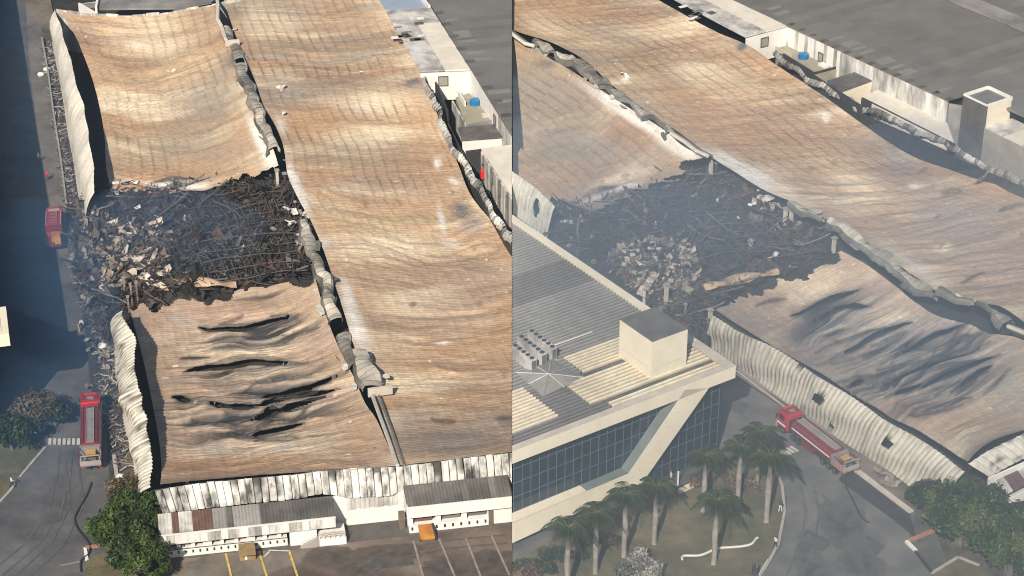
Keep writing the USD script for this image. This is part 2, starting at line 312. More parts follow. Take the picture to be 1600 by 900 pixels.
    for (x0, y0, x1, y1, th) in list(slits) + [m_ for m_ in more if m_[2] - m_[0] > 20]:
        skew = r.choice([.6, 1.0, 1.7])
        ln = math.hypot(x1 - x0, y1 - y0); tx, ty = (x1 - x0) / ln, (y1 - y0) / ln
        t = ((px - x0) * tx + (py - y0) * ty) / ln; bow = (r.random() - .5) * .12 * ln
        dd = -(px - x0) * ty + (py - y0) * tx - bow * np.clip(4 * t * (1 - t), 0, 1) + th * 1.6 * (ns1 - .5)
        half = th * (.25 if ln > 25 else .17) * np.clip(np.sin(np.pi * np.clip(t, 0, 1) ** skew), 0, 1) ** 1.2 * (.35 + 1.2 * ns2)
        on = (t > 0) & (t < 1)
        hole |= on & (np.abs(dd) < half * (.68 if th > 5.2 and ln > 25 else 0))
        k = np.where(on, np.exp(-np.maximum(np.abs(dd) - half * .7, 0) / (.4 + half * .9 + (1.2 if ln > 25 else 0))), 0)
        C = lerp(C, SOOT, (.95 if ln > 25 else .6) * k * (n3 + .35))
        S[..., 2] += np.where(on, np.where(dd > 0, -.45, .6) * np.exp(-np.abs(dd) / (1.5 + half)) * np.sin(np.pi * np.clip(t, 0, 1)) * min(1, th / 8), 0)
    C = np.clip(C, .015, .85)
    rag = 2.6 * np.clip(q(.5, 0, 50, 4) - .35, 0, 1) * 2
    if 'near' in ragged: hole |= b < rag; S[..., 2] += .7 * np.exp(-b / .9) * (q(.4, 0, 51, 2) - .3)
    if 'far' in ragged: hole |= (length - b) < rag; S[..., 2] += .7 * np.exp(-(length - b) / .9) * (q(.4, 0, 51, 2) - .3)
    uv = np.stack([a, b], -1); step = max(2, int(strip / dv)); cuts = list(range(0, nv - 1, step))
    roof = parent
    keep = ~((hole[:-1, :-1].astype(int) + hole[1:, 1:] + hole[:-1, 1:] + hole[1:, :-1]) >= 2)
    for j, i0 in enumerate(cuts):
        i1 = min(i0 + step, nv - 1)
        if nv - 1 - i1 < step // 2: i1 = nv - 1
        if i0 and nv - 1 - i0 < step // 2: break
        s = S[i0:i1 + 1].copy(); s[0, :, 2] += .035 * (j % 2); s[-1, :, 2] += .035 * ((j + 1) % 2)
        n, m = s.shape[:2]; idx = np.arange(n * m).reshape(n, m)
        f = np.stack([idx[:-1, :-1], idx[:-1, 1:], idx[1:, 1:], idx[1:, :-1]], -1)[keep[i0:i1]].reshape(-1, 4)
        if len(f) == 0: continue
        mb = MB().add(s.reshape(-1, 3), f, C[i0:i1 + 1].reshape(-1, 3), uv[i0:i1 + 1].reshape(-1, 2))
        obj('roof_sheet', mb, 'burnt_sheet', roof, side, smooth=True)
    return S

def poly_interp(pts, s):
    pts = np.asarray(pts, float); d = np.r_[0, np.cumsum(np.linalg.norm(np.diff(pts, axis=0), axis=1))]
    return np.stack([np.interp(s * d[-1], d, pts[:, k]) for k in range(3)], -1)
def side_wall(parent, side, top, bot, n, seed, soot=.4, bulge=.5, col=(.70, .65, .55), name='wall_panel', slump=.25, rib_=.12, gaps=()):
    """A row of sheet panels between a bent top edge and a bottom edge (both world polylines)."""
    r = rng(seed); out = -PLACE[side][1]
    for i in range(n):
        s0, s1 = i / n, (i + 1) / n; ns = 7
        b0, b1, t0, t1 = (poly_interp(q, np.array([s]))[0] for q, s in ((bot, s0), (bot, s1), (top, s0), (top, s1)))
        dz = [(fbm(np.array([[s * n * .16, seed, 0.]]), 3, seed)[0] - .5) * slump * 5 for s in (s0, s1)]; t0 = t0 + UP * dz[0] * .6 + out * dz[0]; t1 = t1 + UP * dz[1] * .6 + out * dz[1]
        k = np.linspace(0, 1, ns); cols = 5; g = np.zeros((ns, cols, 3)); c = np.zeros((ns, cols, 3)); ph = r.random() * 9; tw = 0
        for j in range(cols):
            w = j / (cols - 1); b, t = b0 + (b1 - b0) * w, t0 + (t1 - t0) * w
            bl = bulge * (.3 + 1.4 * noise(np.array([[(s0 + (s1 - s0) * w) * n * .22, seed * 1.7, 0.]]), seed)[0]); rib = rib_ * (1 - abs(2 * w - 1)) + rib_ * .5 * noise(np.array([[i + .5, 3.3, 0.]]), seed)[0]
            g[:, j] = b + (t - b) * k[:, None] + out * (bl * np.sin(np.pi * k ** 1.5) + rib + tw * k ** 2 * (w - .5) + rib_ * np.sin(k * 8 + i * .35))[:, None]
            nz = noise(np.stack([np.full(ns, i * .7 + w), k * 5, np.full(ns, ph)], -1), seed); dark = np.clip((nz - .55 + .12 * (r.random() - .5)) * 4, 0, 1) * soot
            c[:, j] = np.asarray(col) * (1 - dark[:, None]) * (1 - rib_ * 3.2 * (j == 0))
        mb = MB().grid(g, np.clip(c, .03, .85), flip=True)
        if gaps:
            v = mb.v[0]; x, y = PX(v[mb.f[0]].mean(1)); bad = np.zeros(len(x), bool)
            for (gx, gy, rx, ry) in gaps: bad |= ((x - gx) / rx) ** 2 + ((y - gy) / ry) ** 2 < 1
            mb.f[0] = mb.f[0][~bad]
        obj(name, mb, 'painted_wall', parent, side, smooth=True)

def monitor(parent, side, pts, seed, width=1.75, hgt=.75, seg=1.0):
    """The ridge ventilator: a chain of short cover sheets over two low dark sides, sagging with the ridge."""
    r = rng(seed); w = PS(pts); d = np.r_[0, np.cumsum(np.linalg.norm(np.diff(w, axis=0), axis=1))]; n = max(2, int(d[-1] / seg))
    c = poly_interp(w, np.linspace(0, 1, n + 1)); U = PLACE[side][1]; kk = np.arange(n + 1.); c = c + U * ((fbm(np.stack([kk * .25, kk * 0 + seed, kk * 0], -1), 3, seed) - .5) * 1.5)[:, None] + UP * ((fbm(np.stack([kk * .3, kk * 0 + seed, kk * 0 + 4], -1), 3, seed) - .5) * 1.3)[:, None]
    fn = lambda k, o, sc=.3: noise(np.array([[k * sc, seed * 1.37, o]]), seed)[0]
    tl = lambda k: (fn(k, 1., .35) - .5) * 1.5 + (fn(k, 2., .9) - .5) * .5
    tang = np.gradient(c, axis=0); tang /= np.linalg.norm(tang, axis=1, keepdims=True)
    def section(i):
        x = np.cross(tang[i], UP); x /= np.linalg.norm(x); y = np.cross(x, tang[i]); return x * math.cos(tl(i)) + y * math.sin(tl(i)), y, hgt * (.55 + .7 * fn(i, 3.)), width * (.5 + .55 * fn(i, 4.))
    for i in range(n):
        a, b = c[i], c[i + 1]; t = (b - a) / np.linalg.norm(b - a); gone = fn(i, 7., .4) > .86; k = np.linspace(-.5, .5, 5)
        cc = np.array([.52, .48, .41]) * (.25 + 1.0 * fn(i, 5., .16)) * r.uniform(.86, 1.1); rows = [section(i), section(i + 1)]
        if not gone:
            g = np.array([[q + s_[0] * s_[3] * z + UP * (s_[2] + .16 * (1 - 4 * z * z) + .05 * e) for z in k] for e, (q, s_) in enumerate(zip((a, b), rows))]); obj('vent_cover', MB().grid(g, np.broadcast_to(cc, g.shape)), 'vertex_paint', parent, side)
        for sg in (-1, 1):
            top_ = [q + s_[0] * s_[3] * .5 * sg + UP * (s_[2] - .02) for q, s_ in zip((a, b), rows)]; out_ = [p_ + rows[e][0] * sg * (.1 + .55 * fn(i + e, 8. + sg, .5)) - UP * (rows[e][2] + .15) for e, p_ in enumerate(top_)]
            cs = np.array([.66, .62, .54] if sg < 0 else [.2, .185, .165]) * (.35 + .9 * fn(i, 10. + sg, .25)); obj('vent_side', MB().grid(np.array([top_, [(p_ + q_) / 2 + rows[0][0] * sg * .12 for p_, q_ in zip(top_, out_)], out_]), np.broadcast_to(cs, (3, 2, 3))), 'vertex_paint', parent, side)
        if r.random() < .22:                                        # torn flashing beside the ridge
            sg = r.choice([-1, 1]); o = (a + b) / 2 + U * sg * (width * .6 + r.uniform(0, .7)) + UP * r.uniform(-.1, .4); L_ = r.uniform(1.0, 2.6); q1, q2 = np.meshgrid(np.linspace(-.5, .5, 5), np.linspace(-.5, .5, 4)); rt = r.normal(0, .5)
            gg = o + t * (q1 * L_)[..., None] + (U * math.cos(rt) + UP * math.sin(rt)) * (q2 * 1.0 * (1 - .8 * np.abs(q1)))[..., None] + UP * (r.normal(0, .04, q1.shape) + .3 * q1 * rt)[..., None]; obj('torn_flashing', MB().grid(gg, np.broadcast_to(np.array([.66, .63, .57]) * r.choice([.2, .45, .7, .9]), gg.shape)), 'vertex_paint', parent, side)

# ------------------------------------------------------------------ ground
def sheet(name, px, mat_, z, side=0, kind='structure', label=None, th=.0, cat=None, grp=None):
    w = np.array([P(x, y, z) for x, y in px]); poly = Polygon(w[:, :2]).buffer(0)
    mb = MB()
    for g in getattr(poly, 'geoms', [poly]):
        if th: m = trimesh.creation.extrude_polygon(g, th, engine='earcut'); mb.add(m.vertices + [0, 0, z - th], m.faces)
        else:
            v, f = trimesh.creation.triangulate_polygon(g, engine='earcut'); mb.add(np.c_[v, np.full(len(v), z)], f)
    return obj(name, mb, mat_, '/World', side, kind=kind, label=label, cat=cat, group=grp)
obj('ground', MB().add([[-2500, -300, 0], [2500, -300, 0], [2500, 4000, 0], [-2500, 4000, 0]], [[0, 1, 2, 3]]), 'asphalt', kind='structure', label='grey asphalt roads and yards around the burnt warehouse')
sheet('verge', [(64, 40), (82, 180), (100, 300), (112, 420), (130, 500), (150, 620), (172, 700), (190, 790), (262, 830), (230, 640), (190, 480), (140, 330), (95, 60)], 'soil', .02, -1, label='strip of bare soil and rubble along the left place\'s side wall')
sheet('yard', [(30, -40), (52, 60), (66, 40), (95, 30), (120, -40)], 'verge', .03, -1, label='pale bare yard behind the far corner of the warehouse')
sheet('sunlit_strip', [(37, -40), (46, 100), (58, 200), (80, 330), (92, 400), (108, 420), (102, 310), (84, 180), (68, 70), (60, -40)], 'verge', .015, -1, label='sunlit asphalt coloured paler between the shaded road and the rubble strip, left place')  # same asphalt as the road; paler colour stands in for sunlight on it
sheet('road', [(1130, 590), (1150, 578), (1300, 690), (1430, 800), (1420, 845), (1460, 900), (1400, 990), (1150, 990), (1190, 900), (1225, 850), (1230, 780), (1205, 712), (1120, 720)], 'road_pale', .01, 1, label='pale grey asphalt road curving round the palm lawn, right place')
sheet('dark_strip', [(128, 470), (137, 560), (146, 640), (165, 660), (172, 760), (196, 780), (186, 700), (166, 610), (150, 540), (138, 470)], 'soot_dark', .03, -1, label='dark strip of asphalt running beside the kerb in the left place')  # band of darker ground colour beside the kerb
sheet('parking_yard', [(225, 868), (300, 872), (445, 858), (560, 846), (640, 838), (800, 818), (1000, 800), (1000, 1000), (200, 1000)], 'worn_asphalt', .02, -1, label='brown stained asphalt yard before the loading docks')
sheet('parking_apron', [(330, 866), (445, 858), (480, 862), (470, 880), (400, 900), (330, 905), (290, 905), (290, 880)], 'verge', .03, -1, label='pale sandy apron in front of the left loading dock')
sheet('lawn', [(-60, 830), (0, 783), (16, 766), (34, 741), (55, 716), (70, 699), (62, 688), (30, 684), (-60, 690)], 'lawn', .14, -1, th=.14, label='lawn with a curved kerb at the left edge of the left place')
sheet('lawn', [(136, 874), (173, 858), (200, 880), (235, 905), (220, 960), (120, 960)], 'lawn', .14, -1, th=.14, label='small lawn patch under the trees by the warehouse corner')
sheet('lawn', [(600, 985), (700, 905), (800, 880), (900, 820), (1000, 772), (1062, 762), (1130, 715), (1190, 705), (1208, 730), (1221, 760), (1225, 800), (1215, 850), (1200, 878), (1180, 910), (1150, 960)], 'lawn', .14, 1, th=.14, label='lawn with palms in front of the glass office building')
sheet('verge', [(1150, 585), (1230, 640), (1300, 698), (1345, 735), (1422, 798), (1440, 790), (1425, 757), (1300, 676), (1155, 577)], 'verge', .12, 1, th=.12, label='pale dirt verge between kerb and warehouse wall in the right place')
sheet('dark_strip', [(1320, 735), (1345, 742), (1422, 803), (1430, 835), (1440, 850), (1400, 815), (1345, 775), (1310, 750)], 'soot_dark', .03, 1, label='dark strip of asphalt beside the pale kerb in the right place')  # darker ground colour along the pale kerb
sheet('planter_soil', [(1462, 830), (1500, 842), (1600, 905), (1640, 960), (1560, 960), (1480, 880)], 'soil', .04, 1, label='bare reddish soil under the trees in the right place')
sheet('lawn', [(1455, 897), (1497, 872), (1530, 885), (1570, 920), (1560, 990), (1400, 960)], 'lawn', .14, 1, th=.14, label='small lawn patch at the bottom edge of the right place')
sheet('yard', [(1560, 800), (1600, 780), (1700, 740), (1900, 800), (1800, 960), (1600, 860)], 'worn_asphalt', .02, 1, label='brown yard beyond the trees at the right edge')
def line_of(px, w, h, z0=0):
    mb = MB(); p = [P(x, y, 0) for x, y in px]
    for a, b in zip(p[:-1], p[1:]):
        mb.wall(a, b, z0, z0 + h, w)
    return mb
for px, label, mt, w, h, sd in (
    ([(-60, 832), (0, 785), (16, 768), (34, 743), (55, 718), (71, 700)], 'pale curved kerb of the lawn at the left edge', 'kerb_stone', .35, .2, -1),
    ([(1180, 912), (1201, 879), (1216, 851), (1226, 800), (1222, 760), (1209, 730), (1190, 704)], 'pale curved kerb round the palm lawn', 'kerb_stone', .35, .2, 1),
    ([(66, 64), (76, 120), (84, 180), (95, 250), (104, 320)], 'low dark wall along the rubble strip in the left place', 'concrete', .3, .8, -1),
    ([(178, 712), (186, 770)], 'pale kerb strip beside the wall near the left trees', 'kerb_stone', .5, .2, -1),
    ([(1338, 736), (1380, 768), (1424, 801)], 'pale kerb strip beside the dirt verge', 'cream_top', .8, .25, 1),
    ([(1150, 580), (1230, 640), (1300, 696), (1338, 728)], 'grey kerb along the road behind the fire truck', 'kerb_stone', .3, .18, 1),
    ([(133, 857), (172, 851)], 'orange brick edge of the small lawn by the hose', 'brick_edge', .45, .25, -1),
    ([(133, 857), (136, 876)], 'white kerb at the end of the small lawn by the hose', 'white_paint', .4, .22, -1),
    ([(1419, 847), (1466, 827)], 'orange brick edge of the empty planter', 'brick_edge', .5, .3, 1),
    ([(1416, 847), (1431, 862)], 'pale kerb at the corner of the empty planter', 'white_paint', .45, .3, 1),
    ([(1430, 863), (1456, 896)], 'dark low edge of the empty planter', 'dark_steel', .3, .3, 1),
    ([(1456, 897), (1497, 872), (1530, 885)], 'grey kerb of the small lawn at the bottom edge', 'kerb_stone', .4, .25, 1)):
    obj('kerb', line_of(px, w, h), mt, '/World', sd, label=label, cat='kerb')
# painted marks
def strip(name, a, b, w, mt, sd, label, cat='road marking', grp=None, z=.13):
    a, b = P(*a), P(*b); t = (b - a) / np.linalg.norm(b - a); n = np.cross(t, UP) * w / 2
    obj(name, MB().add(np.array([a - n, b - n, b + n, a + n]) + UP * z, [[0, 1, 2, 3]]), mt, '/World', sd, label=label, cat=cat, group=grp)
for i in range(7):
    x = 78 + i * 7.4
    strip('crossing_stripe', (x, 696), (x + .3, 686), .42, 'white_line', -1, 'white zebra crossing stripe beside the red tanker truck in the left place', grp='zebra stripes left of the left tanker')
for i in range(4):
    strip('crossing_stripe', (1218 + i * 5.6, 705 - i * 2.2), (1230 + i * 5.6, 713 - i * 2.2), .45, 'white_line', 1, 'white zebra crossing stripe beside the red tanker truck in the right place', grp='zebra stripes beside the right tanker')
for (a, b, mt, lb) in (((353, 866), (362, 905), 'yellow_line', 'yellow bay line leftmost before the left dock'), ((405, 863), (418, 905), 'yellow_line', 'yellow bay line under the wooden box at the left dock'), ((452, 862), (466, 905), 'yellow_line', 'yellow bay line nearest the stairs'),
                   ((646, 846), (662, 905), 'faded_line', 'faded bay line left of the orange ramp'), ((686, 843), (712, 905), 'faded_line', 'faded bay line right of the orange ramp'), ((728, 842), (752, 905), 'faded_line', 'faded bay line near the right dock door'), ((768, 838), (796, 900), 'faded_line', 'faded bay line at the seam edge'),
                   ((95, 885), (128, 878), 'faded_line', 'faded line on the road by the hose')):
    strip('bay_line', a, b, .28, mt, -1, lb)
strip('bay_line', (420, 861), (452, 862), .22, 'white_line', -1, 'white line between yellow bay lines at the left dock')
strip('bay_line', (412, 872), (421, 863), .22, 'white_line', -1, 'short slanted white line at the left dock')
for (px, py, rx, ry, sd, lb) in ((560, 885, 3.4, 2.2, -1, 'black burn stain on the yard in front of the white wall'), (520, 868, 3.5, 1.6, -1, 'black smear near the stairs'), (610, 862, 5, 1.2, -1, 'dark smear along the white wall foot'), (700, 890, 4, 2, -1, 'dark oil stain among faded bay lines'), (770, 880, 3.5, 2, -1, 'dark stain at the seam edge of the yard'), (1270, 893, 2.2, 5, 1, 'dark patch on the road at the bottom of the right place'), (1345, 880, 3.0, 3.0, 1, 'dark patch on the road right of the lower one'), (1320, 820, 3, 4, 1, 'faint dark stain on the road below the hose')):
    c = P(px, py); r = rng(int(px)); na, nr = 40, 8; an = np.linspace(0, 2 * np.pi, na + 1); k = .5 + .9 * fbm(np.c_[np.cos(an) * 1.6, np.sin(an) * 1.6, an * 0 + px], 4, 3); k[-1] = k[0]
    inner, outer = np.array((.05, .046, .044)), np.array((.115, .095, .083) if 500 < px < 1000 else (.118, .111, .105)); rr = np.linspace(.02, 1, nr)
    g = np.array([np.c_[c[0] + np.cos(an) * rx * k * q_, c[1] + np.sin(an) * ry * k * 1.5 * q_, an * 0 + .045 + .006 * (COUNT.get(('/World', 'stain'), 0))] for q_ in rr]); nz = fbm(g * .9, 3, 4); wgt = np.clip((1 - rr[:, None]) ** .8 * (2.4 * nz - .55), 0, .75)[..., None]; wgt[-1] = 0
    obj('stain', MB().grid(g, outer + (inner - outer) * wgt, flip=True), 'vertex_paint', '/World', sd, kind='structure', label=lb)


# tyre marks and repairs on the roads
def tyre(px, sd, lb):
    for off in (-.85, .85):
        w_ = poly_interp(PS([(x, y, .06 + .004 * COUNT.get(('/World', 'tyre_mark'), 0)) for x, y in px]), np.linspace(0, 1, 24)); t_ = np.gradient(w_, axis=0); n_ = np.cross(t_, UP); n_ /= np.linalg.norm(n_, axis=1, keepdims=True); g = np.array([w_ + n_ * (off + d) for d in (-.13, .13)]); obj('tyre_mark', MB().grid(g), 'tyre_rubber', '/World', sd, kind='structure', label=lb)
tyre([(-10, 900), (50, 850), (85, 800), (100, 740), (103, 700)], -1, 'faint curved tyre marks on the road beside the left lawn')
tyre([(30, 905), (90, 850), (120, 790), (112, 720)], -1, 'faint tyre marks left of the hose, left place')
tyre([(1240, 900), (1262, 850), (1270, 800), (1262, 760)], 1, 'faint curved tyre marks on the road beside the palm lawn')
tyre([(1360, 905), (1352, 860), (1320, 815), (1275, 775)], 1, 'faint tyre marks crossing the road below the hose, right place')
tyre([(560, 900), (600, 870), (700, 850), (790, 842)], -1, 'faint tyre marks across the loading yard')
for q, sd, lb in (([(60, 800), (92, 790), (100, 812), (66, 824)], -1, 'darker asphalt repair on the road left of the hose'), ([(92, 640), (118, 632), (122, 652), (95, 660)], -1, 'darker asphalt repair beside the shaded road'), ([(1262, 828), (1302, 846), (1285, 862), (1246, 842)], 1, 'darker asphalt repair on the road beside the palm lawn'), ([(1350, 835), (1385, 853), (1370, 868), (1335, 850)], 1, 'darker asphalt repair right of the hose, right place'), ([(1150, 620), (1172, 632), (1160, 648), (1138, 640)], 1, 'darker asphalt repair by the office corner'), ([(580, 868), (640, 862), (648, 882), (586, 890)], -1, 'darker repair on the loading yard')):
    sheet('road_repair', q, 'repair', .055, sd, label=lb)
# ------------------------------------------------------------------ left place: the burnt warehouse
B1 = thing('burnt_warehouse', 'burnt warehouse seen end on in the left half, rusted sagging roof, sooty white front', 'warehouse', P(241, 765, 8) * [1, 1, 0])
fl = [(241, 765), (90, 15), (60, -120), (600, -120), (1000, 640), (800, 706), (620, 727)]
w = np.array([P(x, y, 8) for x, y in fl]); w[:, 2] = .06
obj('burnt_floor', MB().add(w, [[0, i, i + 1] for i in range(1, len(w) - 1)]), 'char', B1, -1)
# front wall
ft = PS([(241, 765), (330, 752), (450, 742), (520, 733), (620, 728), (700, 718), (800, 706), (900, 696)], 8.0)
fb1 = PS([(262, 800), (360, 789), (450, 780), (515, 773), (540, 776), (625, 774), (640, 765), (790, 748), (900, 734)], 4.6)
fw = xpart('front_wall', B1)
r = rng(4)
nP = 56
for i in range(nP):
    s0, s1 = i / nP, (i + 1) / nP
    xa, xb = 241 + 659 * s0, 241 + 659 * s1; ty = lambda x: np.interp(x, [241, 330, 450, 520, 620, 700, 800, 900], [765, 752, 742, 733, 728, 718, 706, 696]); by = lambda x: np.interp(x, [241, 360, 450, 505, 520, 540, 612, 630, 790, 900], [803, 789, 780, 771, 772, 777, 774, 764, 748, 735]); bxs = lambda x: x + np.interp(x, [241, 400, 900], [13, 5, 2]); t0, t1, b0, b1 = P(xa, ty(xa), 8), P(xb, ty(xb), 8), P(bxs(xa), by(bxs(xa)), 4.6), P(bxs(xb), by(bxs(xb)), 4.6)
    k = np.linspace(0, 1, 9); g = np.zeros((9, 4, 3)); c = np.zeros((9, 4, 3)); ph = r.random() * 20; base = r.uniform(.1, .8); tl = r.normal(0, .06)
    for j, (wj, off) in enumerate(((.03, .0), (.14, .14), (.86, .14), (.97, .0))):
        b, t = b0 + (b1 - b0) * wj, t0 + (t1 - t0) * wj
        g[:, j] = b + (t - b) * k[:, None] - LV * (off + tl * k + .22 * np.sin(np.pi * k) + .07 * np.sin(k * 8 + ph))[:, None]
        nz = noise(np.stack([np.full(9, i * 1.3 + wj * 2), k * 3.2, np.full(9, ph)], -1), 9); dk = np.clip((nz - .62 + base * .5 + .25 * (k - .5)) * 3.0, 0, 1) * .9
        c[:, j] = np.array([.74, .72, .68]) * (1 - dk[:, None]) * (.35 if j in (0, 3) else 1)
    obj('wall_panel', MB().grid(g, np.clip(c, .03, .8), flip=False), ['painted_wall', 'sooty_panel', 'sooty_panel'][int(r.integers(3))], fw, -1, smooth=True)
for i in range(0, nP, 1):                                            # dark joints behind the panels
    pass
xs_ = np.linspace(241, 900, 60); jb = MB().grid(np.array([[P(bxs(x), by(bxs(x)), 4.6) + LV * .3 for x in xs_], [P(x, ty(x), 8) + LV * .3 - UP * .2 for x in xs_]]))
obj('backing', jb, 'soot_dark', fw, -1)
wl0, wl1 = P(255, 806, 4.4), P(900, 738, 4.4)
obj('lower_wall', MB().wall(wl0, wl1, 0, 4.55, .3), 'white_paint', fw, -1)
wd = (wl1 - wl0) / np.linalg.norm(wl1 - wl0); wn = np.array([wd[1], -wd[0], 0]); wn = wn if wn[1] < 0 else -wn
def on_wall(px, py, off=0.0):
    """Point of the front wall's plane (moved out by off) at a pixel."""
    o = wl0 + wn * off; e = P(px, py, 0) - np.array([0, 0, H]); t = ((o - [0, 0, H]) @ wn) / (e @ wn); return np.array([0, 0, H]) + e * t
a, b = on_wall(541, 777, .2), on_wall(628, 772, .2)
n = 12
for i in range(n):                                                   # whitewashed sheets between the two docks
    p, q = a + (b - a) * (i / n), a + (b - a) * ((i + .93) / n)
    obj('wall_sheet', MB().wall(p, q, 2.4 + .05 * (i % 3), 4.7, .08), 'white_soot', fw, -1)
obj('band', MB().wall(on_wall(541, 822, .2), on_wall(632, 815, .2), 1.9, 2.38, .1), 'white_paint', fw, -1)
# side wall
bt = lambda px: PS(px, 0.2)
side = xpart('side_wall', B1)
side_wall(side, -1, PS([(243, 762, 8), (240, 735, 8), (232, 680, 8), (226, 640, 8), (214, 570, 8), (207, 530, 8), (199, 500, 8), (193, 483, 7.6)]), bt([(226, 792), (215, 760), (204, 700), (196, 660), (186, 610), (181, 565), (178, 535), (176, 515)]), 54, 11, .75, 1.05, (.84, .79, .68), rib_=.16)
side_wall(side, -1, PS([(146, 300, 6.5), (146, 262, 7.6), (138, 222, 8), (131, 180, 8), (120, 130, 8), (108, 85, 8), (95, 45, 8), (86, 15, 8)]), bt([(133, 372), (127, 330), (120, 290), (114, 250), (106, 205), (97, 150), (90, 110), (82, 70)]), 46, 12, .22, .75, (.84, .80, .71), rib_=.04)
# far wall
far = xpart('rear_wall', B1)
fp = PS([(88, 14), (125, 20), (200, 24), (260, 19), (336, 6), (420, -14), (600, -40)], 8.3)
for i in range(26):
    a, b = (poly_interp(fp, np.array([s]))[0] for s in (i / 26, (i + .96) / 26)); obj('wall_panel', MB().wall(a, b, 0, 8.3 + .15 * math.sin(i * 2.1), .2), 'white_soot', far, -1)
# roof bays
A_paint = [(230, 70, 60, 22, 5, CREAM, .8), (215, 70, 12, 6, 0, WHITE, .3), (200, 166, 8, 5, 0, WHITE, .5), (165, 168, 7, 5, 0, WHITE, .7), (325, 165, 60, 40, -35, GREY, .75), (280, 225, 90, 45, 0, (.36, .29, .215), .7), (290, 272, 110, 16, 0, ORANGE, .8), (230, 290, 50, 14, 0, (.55, .30, .16), .8),
    (268, 288, 42, 5, 2, WHITE, 1.1), (300, 292, 30, 5, 4, WHITE, 1.0), (405, 215, 10, 40, -25, WHITE, 1.0), (424, 250, 12, 25, -20, WHITE, 1.0), (130, 50, 30, 25, 0, BROWN, .4), (150, 30, 60, 8, 5, ORANGE, .5), (300, 105, 60, 25, -15, (.55, .42, .27), .5), (360, 95, 15, 12, 0, SOOT * 4, .6), (185, 235, 18, 40, 0, (.42, .31, .2), .5)]
ridgeA = [(436, 262, 5.7), (424, 225, 6.2), (405, 185, 6.8), (388, 150, 7.2), (372, 105, 7.6), (352, 55, 7.8), (340, 8, 8)]
roofA = xpart('roof', B1)
roof_bay(roofA, -1, [(176, 300, 2.2), (166, 262, 2.2), (164, 220, 2.6), (154, 160, 3.2), (143, 120, 4.0), (130, 85, 5.4), (112, 45, 6.8), (92, 18, 8)], ridgeA, [(215, 303, 2.3), (250, 307, 2.5), (330, 297, 3.0), (385, 283, 3.6)], [(125, 21, 8), (200, 25, 8), (260, 20, 8)], 21, A_paint,
         [(232, 288, 300, 280, 5), (255, 295, 320, 286, 4), (262, 291, 285, 288, 3), (192, 126, 214, 126, 3.5), (244, 153, 257, 151, 4), (166, 184, 182, 183, 2.5), (196, 119, 206, 118, 2), (205, 271, 212, 273, 4), (222, 268, 228, 272, 4)],
         [(150, 50, 60, 30, 0, .26), (290, 120, 50, 25, -30, .3), (250, 285, 90, 15, 0, .3)], sag=1.1, ragged='near')
B_paint = [(300, 520, 80, 20, 0, PINK, .6), (215, 560, 12, 90, -8, GREY * .95, .8), (240, 660, 12, 60, -10, GREY * .9, .7), (400, 532, 60, 9, -3, SOOT * 5, .7), (350, 545, 50, 5, 0, (.3, .25, .21), .6), (420, 620, 90, 45, -8, GREY * .8, .85), (300, 640, 60, 30, 0, (.35, .25, .18), .6), (320, 660, 90, 8, -4, (.5, .42, .34), .7), (410, 690, 140, 20, -4, (.40, .30, .22), .6),
    (400, 725, 150, 16, -2, (.47, .29, .17), .9), (560, 680, 30, 40, 0, (.48, .33, .21), .8), (300, 730, 50, 12, 0, (.42, .25, .15), .8), (470, 480, 30, 30, 0, TAN, .7), (330, 465, 110, 12, -6, (.36, .28, .21), .7), (280, 497, 18, 9, 0, (.5, .47, .42), .6), (400, 505, 60, 4, -3, SOOT * 4, .6), (330, 700, 40, 12, 0, (.55, .5, .43), .5), (440, 700, 30, 8, 0, (.55, .5, .43), .5)]
B_slits = [(308, 513, 468, 491, 9), (330, 536, 400, 530, 5), (286, 584, 482, 564, 9), (266, 619, 302, 630, 7), (300, 628, 405, 641, 7), (298, 655, 432, 662, 5), (400, 624, 545, 580, 9), (385, 642, 535, 608, 8), (395, 652, 520, 622, 6), (360, 664, 480, 640, 8), (330, 684, 400, 674, 5), (380, 676, 478, 664, 6), (395, 690, 470, 683, 4), (420, 494, 470, 500, 4), (330, 462, 350, 458, 3), (440, 524, 500, 512, 3), (345, 652, 372, 646, 4), (280, 562, 330, 560, 2)]
ridgeB = [(622, 728, 8), (606, 695, 7.2), (588, 655, 6.0), (572, 632, 5.0), (552, 588, 4.4), (530, 545, 4.4), (512, 500, 4.6), (500, 462, 4.8), (492, 432, 4.8)]
roof_bay(roofA, -1, [(250, 757, 7.8), (252, 735, 5.8), (250, 700, 4.2), (241, 645, 3.4), (232, 600, 3.2), (222, 555, 3.2), (210, 510, 3.4), (203, 484, 3.6)], ridgeB, [(330, 749, 7.9), (450, 739, 7.9), (540, 734, 8)], [(240, 472, 3), (300, 464, 2.4), (340, 457, 2.2), (400, 451, 2.6), (450, 442, 3.4)], 22, B_paint, B_slits,
         [(410, 620, 150, 50, -6, .5), (390, 530, 120, 40, -4, .36), (330, 690, 120, 25, 0, .34), (400, 725, 150, 15, 0, .22), (560, 690, 30, 40, 0, .12)], base=(PINK, TAN, BROWN * 1.1), sag=1.5, grid_=.12, dv=.1, ragged='far', soot=[(400, 640, 130, 40, -6, 1), (380, 582, 120, 16, -4, .9), (400, 520, 100, 24, -5, .9), (330, 650, 70, 14, 4, .7), (410, 685, 90, 12, -3, .6), (400, 460, 70, 8, 0, .5)])
